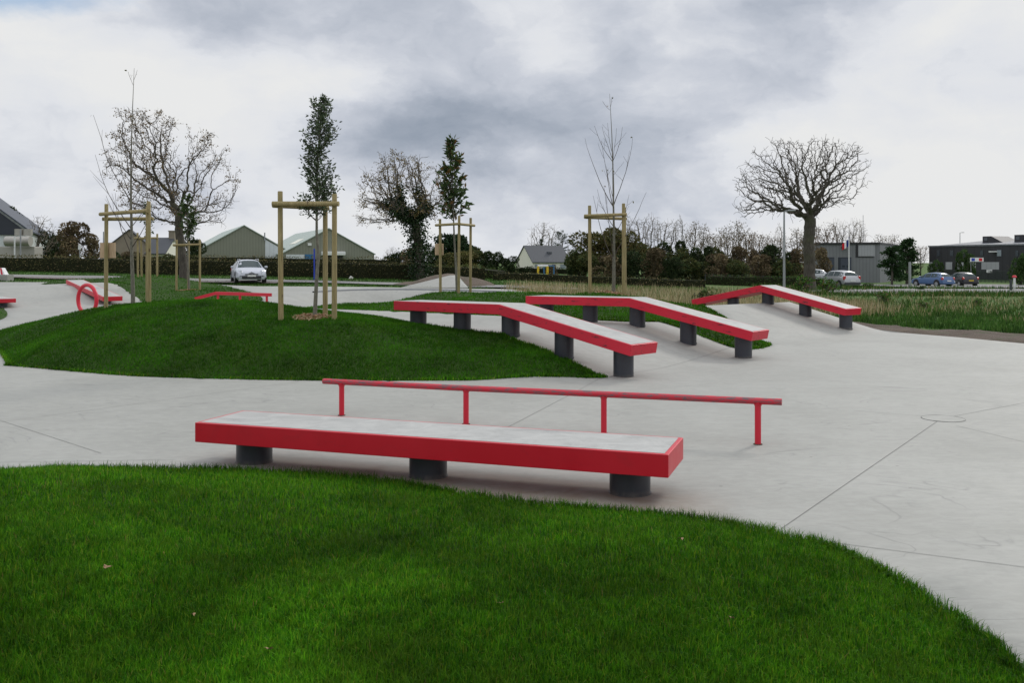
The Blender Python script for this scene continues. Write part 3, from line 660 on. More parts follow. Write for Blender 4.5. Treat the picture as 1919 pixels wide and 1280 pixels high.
# near ledge: corners measured on the z = .45 plane
yL, yR = 1.65*FOC/302.1, 1.65*FOC/362.6
FL = Vector(((365.6-960)/FOC*yL, yL)); FR = Vector(((1253.1-960)/FOC*yR, yR)); axv = (FR-FL); Ln = axv.length; axv.normalize()
nv = Vector((-axv.y, axv.x)); c0 = FL+nv*.41
legs1 = []
for px in (477.3, 803, 1181):
    u = (px-960)/FOC; s = (u*c0.y-c0.x)/(axv.x-u*axv.y); legs1.append((s, 0.0))
ledge('long low red edged ledge on three legs at the front', c0, axv, .41, [(0, .45), (Ln, .45)], legs1, 'red edged skate ledges')
def ledge_from(label, leg5, d, sp, prof, n=5, **kw):
    d = Vector(d).normalized()
    # s measured backwards from leg 5; flip so that it grows along -d
    legs = [(i*sp, None) for i in range(n)]
    return ledge(label, leg5, -d, .41, prof, legs, 'red edged skate ledges', 'red_steel_scuffed', **kw)
ledge_from('bent red edged ledge running down the funbox beside the middle mound', (2.03, 17.0), (.735, -.678), 1.40, [(-.47, .63), (2.75, 1.245), (5.96, 1.222)])
ledge_from('second bent red edged ledge, between the funbox slope and the rear mound', (5.03, 20.3), (.7735, -.633), 1.342, [(-.413, .61), (2.66, 1.25), (5.72, 1.226)])
ledge_from('peaked red edged ledge over the concrete bank at the right', (9.83, 27.5), (.6, -.8), 1.4, [(-.26, .725), (2.79, 1.347), (5.66, .80)])
# far left ledges
ledge('sloping red edged ledge behind the red ring at the left', (-17.85, 41.75), Vector((-.6, .8)), .42, [(0, .53), (7.5, 1.16)], [(1.0, None), (3.9, None), (6.6, None)], 'red edged skate ledges', th=.2)
ledge('flat red edged ledge cut off by the left edge', (-21.57, 39.75), Vector((-.6, .8)), .41, [(0, .51), (5, .51)], [(.6, None), (3.8, None)], 'red edged skate ledges', th=.17)
# tube rails
P1, P4 = Vector((-2.32, 12.72)), Vector((2.82, 10.71)); dv = P4-P1
root = thing('grind_rail', 'long straight red tube rail on four posts behind the front ledge', 'grind rail', (P1.x, P1.y, 0))
def rp(t_, z): return Vector((P1.x+dv.x*t_, P1.y+dv.y*t_, z))
zr = .485
mb = MB(); mb.tube([rp(-.052, .455), rp(.3, .462), rp(.66, .480), rp(1.048, .501)], .0385, 24); mb.build('rail_tube', MAT['red_tube_worn'], root, smooth=50, world=True)
for q in (0, .336, .669, 1.0):
    mb = MB(); z = .455+.044*q; mb.cyl(rp(q, -.02), rp(q, z), .036, n=20); mb.tube([rp(q, z-.062), rp(q, z-.03)], [.036, .05], 20, caps=False); mb.build('post', MAT['red_tube'], root, smooth=40, world=True)
    mb = MB(); mb.cyl(rp(q, .001), rp(q, .007), .052, n=16); mb.build('base_stain', MAT['soil'], root, world=True)
a, b, c = at(366, 560, 36), at(405, 549.5, 36), at(508, 552.5, 34.5)
root = thing('grind_rail', 'short cranked red rail behind the middle mound', 'grind rail', (b.x, b.y, 0))
mb = MB()
for p, q in ((a, b), (b, c)):
    d = (q-p).normalized(); up = Vector((0, 0, .06)); sd = Vector((-d.y, d.x, 0)).normalized()*.055
    mb.add([p-sd-up, p+sd-up, p+sd+up, p-sd+up, q-sd-up, q+sd-up, q+sd+up, q-sd+up], [(0, 1, 2, 3), (7, 6, 5, 4), (0, 4, 5, 1), (1, 5, 6, 2), (2, 6, 7, 3), (3, 7, 4, 0)])
mb.build('rail_bar', MAT['red_tube'], root, world=True)
for f in (.04, .45, .93):
    p = b.lerp(c, f); mb = MB(); mb.cyl((p.x, p.y, 0), (p.x, p.y, p.z), .045, n=12); mb.build('post', MAT['red_tube'], root, smooth=40, world=True)
rc = at(164, 560, 33); 
mb = MB(); pts = []
for i in range(41):
    q = math.pi*(-.30)+i/40*math.pi*1.60; pts.append(rc+Vector((0.46*math.cos(q), -.30*math.cos(q), .52*math.sin(q)-.03)))
mb.tube(pts, .068, 14)
tag(mb.build('ring_rail', MAT['red_tube'], None, smooth=50), 'upright red tube ring standing on the concrete at the left', 'ring rail')
# barrier
r_ = thing('road_barrier', 'concrete block with red and white striped top at the left edge', 'barrier', (*at(4, 523, 62).xy, float(hg(-34, 62))), 0)
z0 = float(hg(-34, 62)); bc = at(2, 523, 62)
mb = MB(); mb.box((bc.x, bc.y, z0+.18), (1.3, .8, .44)); mb.build('concrete_block', MAT['concrete'], r_, world=True)
mb = MB(); mb.prism([(bc.x-.6, bc.y-.25, z0+.402), (bc.x+.42, bc.y-.25, z0+.402), (bc.x+.15, bc.y-.2, z0+.85), (bc.x-.6, bc.y-.2, z0+.85)], (0, .45, 0)); mb.build('striped_panel', MAT['flag_white'], r_, world=True)
mb = MB()
for k in range(4):
    x = bc.x-.6+k*.25; mb.quad((x, bc.y-.254, z0+.41), (x+.12, bc.y-.254, z0+.41), (x+.02, bc.y-.205, z0+.84), (x-.1, bc.y-.205, z0+.84))
mb.build('stripes', MAT['red_stripe'], r_, world=True)

# ================================================================ STAKED YOUNG TREES
def stakes(label, posts, zb, ztops, bars, r=.05, plaque=None):
    """posts = [(x, y)], bars = [(i, j, z)]"""
    root = thing('tree_stakes', label, 'tree support', (posts[0][0], posts[0][1], zb[0]), 0, 'wooden tree supports')
    tops = []
    for (x, y), b_, z in zip(posts, zb, ztops):
        dx, dy = random.uniform(-.03, .03), random.uniform(-.03, .03); tops.append((x+dx, y+dy, z))
        mb = MB(); mb.tube([(x, y, b_-.15), (x+dx*.5, y+dy*.5, (b_+z)/2), (x+dx, y+dy, z-.015), (x+dx, y+dy, z)], [r*1.04, r, r*.97, r*.86], 14)
        mb.build('post', MAT['stake_wood'], root, smooth=40, world=True)
    for i, j, z, off in bars:
        def pp(k):
            x, y = posts[k]; f = (z-zb[k])/(ztops[k]-zb[k]); return Vector((x+(tops[k][0]-x)*f, y+(tops[k][1]-y)*f, z))
        a_, b_ = pp(i), pp(j); d = (b_-a_).normalized(); nn = Vector((-d.y, d.x, 0))
        if nn.y > 0: nn = -nn
        nn *= off*(r*1.9); a2, b2 = a_-d*.13+nn, b_+d*.12+nn+Vector((0, 0, random.uniform(-.01, .02)))
        mb = MB(); mb.cyl(a2, b2, r*.98, n=14); mb.build('crossbar', MAT['stake_wood'], root, smooth=40, world=True)
    if plaque:
        x, y = posts[plaque[0]]; px_, z, wd, ht = plaque[1:]
        mb = MB(); mb.box((x+px_, y+r+.02, z), (wd, .02, ht)); mb.build('plaque', MAT['board_wood'], root, world=True)
    return root
def mulch(label, x, y, h, r):
    root = thing('mulch_ring', label, 'mulch', (x, y, float(h(np.array(x), np.array(y)))), 0, 'wood chip rings round the young trees')
    mb = MB(); n = 20; vs = [(x, y, float(h(np.array(x), np.array(y)))+.05)]
    for k in range(n):
        q = 2*math.pi*k/n; rr = r*random.uniform(.85, 1.12); X_, Y_ = x+rr*math.cos(q), y+rr*math.sin(q); vs.append((X_, Y_, float(h(np.array(X_), np.array(Y_)))+.012))
    mb.add(vs, [(0, 1+k, 1+(k+1) % n) for k in range(n)]); mb.build('chip_bed', MAT['mulch'], root, world=True)
    n = int(500*r/.5); V = []; L = []; st = []; C = []
    q = rng.uniform(0, 6.28, n); rr = r*1.1*np.sqrt(rng.uniform(0, 1, n)); X_ = x+rr*np.cos(q); Y_ = y+rr*np.sin(q); Z_ = h(X_, Y_)+.045*(1-rr/r/1.2)+.015
    c = np.column_stack([X_, Y_, Z_]); a_ = rng.normal(0, 1, (n, 3)); a_[:, 2] *= .35; a_ /= np.linalg.norm(a_, axis=1)[:, None]; b_ = np.cross(a_, rng.normal(0, 1, (n, 3))*[.4, .4, 1]); b_ /= np.linalg.norm(b_, axis=1)[:, None]
    sa = rng.uniform(.02, .05, (n, 1)); sb = rng.uniform(.006, .014, (n, 1))
    V = np.stack([c-a_*sa-b_*sb, c+a_*sa-b_*sb, c+a_*sa+b_*sb, c-a_*sa+b_*sb], 1).reshape(-1, 3)-np.array(root.location)
    o = np_mesh('chips', V, np.arange(4*n), np.arange(n)*4, [MAT['leaf']], cols=np.repeat(pick(n, [(.40, .24, .13), (.26, .15, .08), (.52, .38, .24)], [3, 3, 1.5]), 4, 0), parent=root)
    o['kind'] = 'stuff'
def leaves(name, P, D, ln, wd, cols, mat, parent, droop=.2, sub=None):
    """P centres, D preferred directions; folded diamond leaves"""
    n = len(P); D = D+rng.normal(0, .55, (n, 3)); D[:, 2] -= droop; D /= np.linalg.norm(D, axis=1)[:, None]
    B = np.cross(D, rng.normal(0, 1, (n, 3))); B /= np.linalg.norm(B, axis=1)[:, None]; Nn = np.cross(D, B)
    l = (ln*rng.uniform(.6, 1.25, n))[:, None]; w_ = (wd*rng.uniform(.7, 1.2, n))[:, None]
    V = np.stack([P, P+D*l*.5+B*w_*.5+Nn*w_*.12, P+D*l, P+D*l*.5-B*w_*.5+Nn*w_*.12], 1).reshape(-1, 3)
    if parent is not None: V = V-np.array(parent.location)
    return np_mesh(name, V, np.arange(4*n), np.arange(n)*4, [MAT[mat]], cols=np.repeat(cols, 4, 0), parent=parent)
def whip(mb, p0, d0, length, r0, n=7, curl=.5, wob=.05, r1=.0025, sides=5):
    """one slender upward-curving branch; returns its points"""
    p = Vector(p0); d = Vector(d0).normalized(); pts = [p.copy()]; rs = [r0]
    for i in range(n):
        d = (d+Vector((random.gauss(0, wob), random.gauss(0, wob), curl/n+random.gauss(0, wob)))).normalized()
        p = p+d*length/n; pts.append(p.copy()); rs.append(r0+(r1-r0)*((i+1)/n)**.8)
    mb.tube(pts, rs, sides); return pts
def bare_whip_tree(label, x, y, z0, lead, r0, spec, leaf=0, group='young bare trees in wooden supports'):
    """lead = polyline [(px, py)] of the leader, spec = [(f, az, elev, length, r)]"""
    root = thing('young_tree', label, 'tree', (x, y, z0), 0, group)
    L = [Vector((x, y, z0-.1))]+[at(px, py, y) for px, py in lead]
    mb = MB(); n = len(L); rs = [r0*(1-.93*(i/(n-1))**.85) for i in range(n)]
    mb.tube(L, rs, 10); mb.build('trunk', MAT['young_bark'], root, smooth=60, world=True)
    mb = MB(); tips = []
    def onlead(zv):
        for i in range(n-1):
            if L[i].z <= zv <= L[i+1].z:
                f = (zv-L[i].z)/(L[i+1].z-L[i].z); return L[i].lerp(L[i+1], f)
        return L[-1]
    for (py, dxv, dyv, el_, ln, rr) in spec:
        p = onlead(EYE-(py-HOR)/FOC*y); pts = whip(mb, p, (dxv*.78, dyv, el_), ln*1.12, rr*1.1, 8, .75, .05, .0035)
        for k in (3, 4, 5, 6):
            if random.random() < .55:
                q = whip(mb, pts[k], (random.uniform(-1, 1)+dxv*.4, random.uniform(-1, 1), random.uniform(.4, 1.3)), ln*random.uniform(.15, .38), rr*.45, 4, .4, .09); tips.append(q[-1])
        tips.append(pts[-1])
    mb.build('branches', MAT['twig'], root, world=True)
    if leaf:
        T = np.array([tuple(random.choice(tips)) for _ in range(leaf)])+rng.normal(0, .02, (leaf, 3))
        leaves('last_leaves', T, np.tile([0, 0, -.5], (leaf, 1)), .09, .06, pick(leaf, [(.16, .09, .03), (.10, .10, .03)], [2, 1]), 'leaf', root)
    return root
def leafy_young_tree(label, x, y, trunkpx, r0, crown, n_leaf, ln, wd, pal, wts, clusters, group, top_r=.1):
    """trunkpx = polyline, crown = (py_top, py_bottom, [(f, halfwidth m)])"""
    T = [at(px, py, y) for px, py in trunkpx]
    root = thing('young_tree', label, 'tree', tuple(T[0]), 0, group)
    n = len(T); T[0].z -= .1
    mb = MB(); mb.tube(T, [r0*(1-.85*(i/(n-1))) for i in range(n)], 10); mb.build('trunk', MAT['young_bark'], root, smooth=60, world=True)
    mb = MB(); P = []; D = []
    zt, zb = EYE-(crown[0]-HOR)/FOC*y, EYE-(crown[1]-HOR)/FOC*y
    fx = [c[0] for c in crown[2]]; fw = [c[1] for c in crown[2]]
    zs = np.array([p.z for p in T]); xs = np.array([p.x for p in T])
    for k in range(clusters):
        f = (k+random.random())/clusters; z = zb+(zt-zb)*f; hw = np.interp(f, fx, fw)*random.uniform(.6, 1.08)
        q = random.uniform(0, 6.28); p0 = Vector((float(np.interp(z-.25*hw, zs, xs)), y, z-.35*hw))
        pts = whip(mb, p0, (math.cos(q), math.sin(q), .75), hw*1.2, .009*y/19, 5, .55, .1, .003, 4)
        m_ = max(3, int(n_leaf/clusters*(.4+.9*hw/max(fw))))
        for _ in range(m_):
            g_ = random.uniform(.25, 1.05); i0 = min(4, int(g_*5)); b_ = pts[i0].lerp(pts[min(5, i0+1)], g_*5-i0 if g_ < 1 else 1)
            P.append(tuple(b_+Vector([random.gauss(0, .05*hw+.018)]*3 if 0 else [random.gauss(0, .06*hw+.02) for _ in range(3)]))); D.append((math.cos(q)*.5+random.gauss(0, .5), math.sin(q)*.5+random.gauss(0, .5), .5))
    mb.build('branches', MAT['twig'], root, world=True)
    P = np.array(P); leaves('foliage', P, np.array(D), ln, wd, pick(len(P), pal, wts, .3), 'leaf', root, .15)
    return root
def mz(key, x, y): return float(MOUND[key][1](np.array(x), np.array(y)))
def mo(key): return MOUND[key][1]
# nearest: staked evergreen oak on the middle mound
p_l, p_r, p_b = at(527, 597, 19.0), at(627, 600, 18.9), at(610, 592, 19.85)
zb_ = [mz('middle', p.x, p.y) for p in (p_l, p_r, p_b)]
stakes('three weathered round stakes with crossbars round the nearest leafy tree', [p_l.xy, p_r.xy, p_b.xy], zb_, [3.53, 3.47, 3.45], [(0, 1, 3.27, 1), (0, 2, 3.24, -.6)], .052)
tx, ty = at(592, 594, 19.4).xy; z_ = mz('middle', tx, ty)
leafy_young_tree('slender columnar evergreen oak inside the nearest wooden stakes', tx, ty, [(590, 592), (592, 560), (594, 520), (597, 480), (594, 440), (594, 400), (594, 340), (597, 280), (601, 230), (601, 186)], .045,
                 (184, 402, [(0, .46), (.08, .52), (.2, .42), (.35, .38), (.5, .41), (.65, .42), (.78, .38), (.9, .28), (1, .10)]), 3900, .085, .036, [(.052, .078, .036), (.082, .12, .058), (.16, .20, .115), (.03, .05, .025)], [3, 3, 1.6, 2], 110, 'leafy young trees in wooden supports')
mulch('ring of orange wood chips under the nearest staked tree', tx, ty, mo('middle'), .45)
# left one on the middle mound
pl, pr, pb = at(199, 570, 24.2), at(280, 559, 22.9), at(277, 558, 24.2)
zb_ = [mz('middle', p.x, p.y) for p in (pl, pr, pb)]
stakes('three round stakes with a plywood plaque on the left of the middle mound', [pl.xy, pr.xy, pb.xy], zb_, [at(0, 382, 24.2).z, at(0, 377, 22.9).z, at(0, 387, 24.2).z],
       [(0, 1, at(0, 399, 23.6).z, 1), (0, 2, at(0, 410, 24.2).z, -.8)], .05, (0, 0.02, at(0, 469, 24.2).z, .40, .40))
tx, ty = at(250, 560, 23.6).xy; z_ = mz('middle', tx, ty)
bare_whip_tree('tall thin bare tree in the stakes on the left of the middle mound', tx, ty, z_, [(249, 520), (247, 470), (247, 420), (246, 380), (246, 320), (247, 260), (249, 200), (252, 127)], .055,
               [(478, -.7, .1, .9, 1.5, .012), (465, .9, -.3, .8, 1.2, .012), (430, -1, 0, 1.0, 1.9, .013), (425, .8, .4, 1, 1.1, .01), (378, -.85, .2, .95, 2.3, .013), (377, .8, .1, .8, 1.1, .01), (450, -.5, -.8, .8, 1.2, .01), (400, .3, .9, 1, 1.1, .009), (370, -.5, -.5, 1.2, 1.4, .009), (160, -.7, .2, .9, .35, .004), (150, .4, .1, 1, .25, .004), (345, .5, -.3, 1.6, .9, .007)], 4)
# rear mound: magnolia
q = [at(826, 546, 33.4), at(860, 543, 32.6), at(882, 541, 33.6)]
zb_ = [mz('rear', p.x, p.y) for p in q]
stakes('three round stakes with plaque round the broad leaved tree on the rear mound', [p.xy for p in q], zb_, [at(0, 410, 33.4).z, at(0, 404, 32.6).z, at(0, 408, 33.6).z],
       [(0, 1, at(0, 421, 33).z, 1), (1, 2, at(0, 421, 33).z, 1)], .048, (0, -.05, at(0, 467, 33.4).z, .31, .41))
tx, ty = at(856, 544, 33.3).xy; z_ = mz('rear', tx, ty)
leafy_young_tree('broad leaved evergreen tree with bronze leaf undersides on the rear mound', tx, ty, [(857, 544), (855, 500), (852, 450), (850, 400), (849, 340), (848, 268)], .05,
                 (262, 408, [(0, .50), (.12, .66), (.3, .60), (.5, .50), (.7, .46), (.85, .24), (1, .12)]), 1000, .24, .10, [(.036, .070, .020), (.066, .110, .030), (.16, .095, .032), (.11, .16, .06)], [4, 3, 2.0, 1], 62, 'leafy young trees in wooden supports')
# rear mound: bare tree
q = [at(1106, 551, 27.6), at(1169, 553, 27.2), at(1172, 551, 28.3)]
zb_ = [mz('rear', p.x, p.y) for p in q]
stakes('three round stakes round the bare tree on the right of the rear mound', [p.xy for p in q], zb_, [at(0, 385, 27.6).z, at(0, 381, 27.2).z, at(0, 388, 28.3).z], [(0, 1, at(0, 404, 27.4).z, 1), (0, 2, at(0, 408, 28).z, -.7)], .05)
tx, ty = at(1150, 552, 27.6).xy; z_ = mz('rear', tx, ty)
bare_whip_tree('bare forked sapling with upswept twigs on the right of the rear mound', tx, ty, z_, [(1151, 510), (1151, 470), (1151, 430), (1150, 380), (1149, 310), (1147, 250), (1143, 175)], .06,
               [(490, -.55, .1, .9, 1.9, .016), (488, -.4, -.3, 1.2, 2.0, .012), (480, .7, .1, .9, 1.9, .014), (388, -.8, .1, .9, 2.0, .013), (392, -.4, .3, 1.3, 1.9, .012), (386, .55, -.1, 1.0, 1.9, .013), (380, .25, .3, 1.6, 2.0, .012), (372, -.6, -.4, .9, .9, .008), (303, -.8, .1, 1.0, 1.1, .009), (298, -.7, -.2, 1.1, .9, .008), (286, -.6, .2, 1.3, .8, .007), (302, .7, .1, 1.0, .95, .008),
                (206, -.9, .1, .4, .32, .004), (200, .5, .2, 1, .3, .004), (440, .9, .3, .8, 1.2, .01), (425, -.9, -.2, .7, 1.1, .01)], 9)
mulch('ring of orange wood chips under the bare sapling on the rear mound', tx, ty, mo('rear'), .55)
# far mound: small leafy tree and another beyond
q = [at(331, 543, 48.6), at(375, 545, 48.0), at(353, 540, 49.4)]
zb_ = [mz('back', p.x, p.y) for p in q]
stakes('three round stakes round the small bushy tree in front of the old oak', [p.xy for p in q], zb_, [at(0, 449, 48.6).z, at(0, 449, 48).z, at(0, 452, 49.4).z], [(0, 1, at(0, 459, 48.3).z, 1), (0, 2, at(0, 460, 49).z, -.7)], .055)
tx, ty = at(353, 542, 48.6).xy; z_ = mz('back', tx, ty)
leafy_young_tree('small bushy broad leaved tree in front of the old oak trunk', tx, ty, [(355, 543), (353, 500), (352, 450), (352, 420), (351, 372)], .06,
                 (368, 442, [(0, .40), (.15, .62), (.4, .62), (.6, .50), (.8, .30), (1, .12)]), 520, .22, .11, [(.035, .065, .018), (.06, .10, .025), (.10, .13, .05)], [4, 3, 1], 40, 'leafy young trees in wooden supports')
mulch('ring of orange wood chips under the small bushy tree', tx, ty, mo('back'), .6)
q = [at(259, 515, 55.5), at(295, 517, 55.0), at(266, 514, 56.6)]
zb_ = [mz('back', p.x, p.y) for p in q]
stakes('three round stakes farthest away at the crest of the far mound', [p.xy for p in q], zb_, [at(0, 436, 55.5).z, at(0, 438, 55).z, at(0, 446, 56.6).z], [(0, 1, at(0, 446, 55.2).z, 1), (0, 2, at(0, 448, 56).z, -.7)], .06)
tx, ty = at(277, 515, 55.8).xy; z_ = mz('back', tx, ty)
leafy_young_tree('thin leafy sapling at the crest of the far mound', tx, ty, [(276, 514), (276, 470), (277, 430), (277, 385)], .06,
                 (382, 448, [(0, .30), (.3, .42), (.6, .32), (1, .1)]), 230, .20, .09, [(.035, .065, .018), (.06, .10, .025), (.10, .13, .05)], [4, 3, 1], 24, 'leafy young trees in wooden supports')

# a few dead leaves lying on the front lawn
_O, _h = MOUND['front']; first = None
for px, py, s_, rz_, lab in ((200, 1062, 1.2, .3, 'brown fallen leaf on the left part of the front lawn'), (362, 1152, 1.0, 1.4, 'pale fallen leaf in the lower left of the front lawn'), (505, 1216, 1.2, 2.6, 'dark brown fallen leaf near the lower edge, left of the middle'),
                            (1277, 1010, 1.3, .9, 'brown fallen leaf by the concrete near the front ledge end'), (1372, 1158, 1.0, 2.0, 'small tan fallen leaf in the right part of the front lawn'), (940, 1130, .9, 2.9, 'small brown fallen leaf in the middle of the front lawn')):
    y = 5.0
    for _ in range(30):
        x = (px-960)/FOC*y; z = float(_h(np.array(x), np.array(y)))+.045; y = (EYE-z)*FOC/(py-HOR)
    if first is None:
        mb = MB(); pts = []
        for k in range(12):
            q = 2*math.pi*k/12; rr = .026*(1+.35*math.cos(3*q)); pts.append((rr*math.cos(q)*1.4, rr*math.sin(q), .010*math.cos(2*q)+.004))
        mb.add([(0, 0, -.003)]+pts, [(0, 1+k, 1+(k+1) % 12) for k in range(12)]); mb.tube([(.03, 0, .004), (.06, .006, .012)], .0016, 5); o = first = mb.build('fallen_leaf', MAT['dead_leaf'])
    else: o = first.copy(); COL.objects.link(o)
    o.location = (x, y, z); o.rotation_euler = (.35, .25, rz_); o.scale = (s_*.42,)*3; tag(o, lab, 'leaf', 'dead leaves on the front lawn')

# ================================================================ BIG TREES (grown towards light points inside the crown)
def grow(start, att, step, infl, kill, iters=160, jit=.28, trop=(0, 0, .05)):
    P = [np.array(p, float) for p in start]; par = [i-1 for i in range(len(P))]
    A = np.array(att, float); X = np.array(P)
    dist = np.full(len(A), 1e9); near = np.zeros(len(A), int); alive = np.ones(len(A), bool); done = 0
    trop = np.array(trop)
    for it in range(iters):
        for k in range(done, len(P)):
            d = np.linalg.norm(A-P[k], axis=1); m_ = d < dist; dist[m_] = d[m_]; near[m_] = k
        done = len(P)
        alive &= dist > kill
        act = alive & (dist < infl)
        if not act.any():
            if not alive.any() or it > 4: 
                if not alive.any(): break
                infl *= 1.5; 
                if infl > 60: break
                continue
        idx = np.nonzero(act)[0]; dirs = {}
        for i in idx:
            v = A[i]-P[near[i]]; dirs.setdefault(near[i], []).append(v/np.linalg.norm(v))
        new = 0
        for k, vs in dirs.items():
            d = np.sum(vs, axis=0); d = d/(np.linalg.norm(d)+1e-9)+rng.normal(0, jit, 3)+trop
            d /= np.linalg.norm(d)+1e-9; q = P[k]+d*step
            P.append(q); par.append(int(k)); new += 1
        if len(P) > 14000: break
    return np.array(P), np.array(par)
def skeleton_mesh(P, par, r_tip, expo, rmax, thick, base_flare=1.0, spray=0, slen=.3):
    n = len(P); kids = np.zeros(n, int)
    for i in range(1, n): kids[par[i]] += 1
    if spray:   # fine side twigs so that the crown ends in a haze of twigs
        P = [tuple(p) for p in P]; par = list(par); src = [i for i in range(20, n)]
        for i in random.sample(src, min(len(src), spray)):
            if i > 0:
                d = np.array(P[i])-np.array(P[par[i]]); d /= np.linalg.norm(d)+1e-9; k = i; q_ = np.array(P[i]); v = d+rng.normal(0, .75, 3)
                for _ in range(random.choice((1, 2, 2, 3))):
                    v = v/np.linalg.norm(v); q_ = q_+v*slen*random.uniform(.5, 1); P.append(tuple(q_)); par.append(k); k = len(P)-1; v = v+rng.normal(0, .45, 3)+np.array([0, 0, .12])
        P = np.array(P); par = np.array(par); n = len(P)
    ch = [[] for _ in range(n)]; acc = np.zeros(n)
    for i in range(1, n): ch[par[i]].append(i)
    for i in range(n-1, -1, -1):
        if not ch[i]: acc[i] += 1
        if i > 0: acc[par[i]] += acc[i]
    expo = math.log(acc[0])/math.log(rmax/r_tip); r = r_tip*acc**(1/expo)
    big, small = MB(), MB(); stack = [(0, None)]
    while stack:
        i, pre = stack.pop(); chain = [] if pre is None else [pre]; cur = i
        while True:
            chain.append(cur)
            if not ch[cur]: break
            c = sorted(ch[cur], key=lambda k: -acc[k])
            for k in c[1:]: stack.append((k, cur))
            cur = c[0]
        if len(chain) < 2: continue
        rr = [float(r[k]) for k in chain]
        if pre is not None: rr[0] = min(rr[0], rr[1]*1.25)
        # split thick and thin portions
        j = next((q for q, v in enumerate(rr) if v < thick), len(chain))
        if j >= 2:
            big.tube([P[k] for k in chain[:j+1 if j < len(chain) else j]], rr[:j+1 if j < len(chain) else j], 9, caps=False)
        if j < len(chain):
            s0 = max(0, j-1) if j else 0
            small.tube([P[k] for k in chain[s0:]], [min(v, thick) for v in rr[s0:]], 4, caps=False)
    tips = [i for i in range(n) if not ch[i]]
    return big, small, r, tips, P
def crown_points(rows, y0, n, depth=.85, gaps=0):
    """rows = [(py, px_left, px_right)]; fills a crown round the given outline"""
    rows = sorted(rows); py = np.array([r[0] for r in rows]); pl = np.array([r[1] for r in rows]); pr = np.array([r[2] for r in rows]); out = []
    while len(out) < n:
        q = random.uniform(py[0], py[-1]); a, b = np.interp(q, py, pl), np.interp(q, py, pr); c, hw = (a+b)/2, (b-a)/2
        if random.random() > hw/((pr-pl).max()/2): continue
        th, rr = random.uniform(0, 6.283), math.sqrt(random.random())
        hwm = hw/FOC*y0
        xx, zz = (c-960)/FOC*y0+hwm*rr*math.cos(th), EYE-(q-HOR)/FOC*y0
        if gaps and float(lumps(xx, zz, 1.7, gaps)+.8*lumps(xx*1.3, depth*hwm*rr*math.sin(th), 1.6, gaps+4)) < -1.0: continue
        out.append(((c-960)/FOC*y0+hwm*rr*math.cos(th), y0+depth*hwm*rr*math.sin(th), EYE-(q-HOR)/FOC*y0))
    return out
def oak(label, base, trunk, rows, natt, y0, rmax, step, kill, thick, leafn=0, leafpal=None, ivy=False, leaf_size=.14, tipr=.010, expo=2.25, jit=.3, depth=.85, leafmask=None, bark='bark', lower=(), spray=2600, gaps=0):
    B = at(*base, y0); root = thing('oak_tree', label, 'tree', (B.x, B.y, float(hground(np.array(B.x), np.array(B.y)))))
    T = [at(px, py, y0) for px, py in trunk]; start = []
    for a, b in zip(T[:-1], T[1:]):
        k = max(1, int((b-a).length/step))
        for i in range(k): start.append(tuple(a.lerp(b, i/k)+Vector((random.gauss(0, .02), random.gauss(0, .02), 0))))
    start.append(tuple(T[-1]))
    att = crown_points(rows, y0, natt, depth, gaps)+[tuple(at(px, py, y0+dy)) for px, py, dy in lower]
    P, par = grow(start, att, step, step*9, kill, jit=jit)
    big, small, r, tips, P = skeleton_mesh(P, par, tipr, expo, rmax, thick, spray=spray, slen=step*1.5)
    # root flare
    big.tube([(B.x, B.y, root.location.z-.2), (B.x, B.y, root.location.z+.15), tuple(start[0][:2])+(root.location.z+.9,)], [rmax*1.35, rmax*1.18, rmax*.98], 12, caps=False)
    big.build('trunk', MAT[bark], root, smooth=70, world=True); small.build('branches', MAT['twig'], root, world=True)
    if leafn:
        T_ = P[[i for i in range(len(P)) if r[i] < tipr*2.6]]
        if leafmask is not None: T_ = T_[leafmask(T_) > rng.uniform(0, 1, len(T_))]
        cen = T_[rng.choice(len(T_), max(1, leafn//6))]; Q_ = cen[rng.choice(len(cen), leafn)]+rng.normal(0, .11, (leafn, 3))
        leaves('foliage', Q_, np.tile([0, 0, -.3], (leafn, 1)), leaf_size, leaf_size*.6, pick(leafn, leafpal, [1]*len(leafpal), .3), 'leaf', root)
    if ivy:
        K = [i for i in range(len(P)) if r[i] > ivy]; n = 9000; w_ = np.array([r[i]+.12 for i in K]); w_ /= w_.sum(); c = rng.choice(K, n, p=w_)
        Q_ = P[c]+rng.normal(0, 1, (n, 3))*(r[c][:, None]*.8+.14); Q_[:, 2] += rng.uniform(-step, step, n)
        leaves('ivy', Q_, (Q_-P[c]), .17, .14, pick(n, [(.020, .045, .014), (.032, .062, .018), (.05, .085, .03), (.012, .026, .010)], [3, 3, 1, 3], .3), 'leaf', root)
    return root
BROWN = [(.13, .085, .03), (.18, .11, .035), (.10, .075, .03), (.22, .15, .05)]
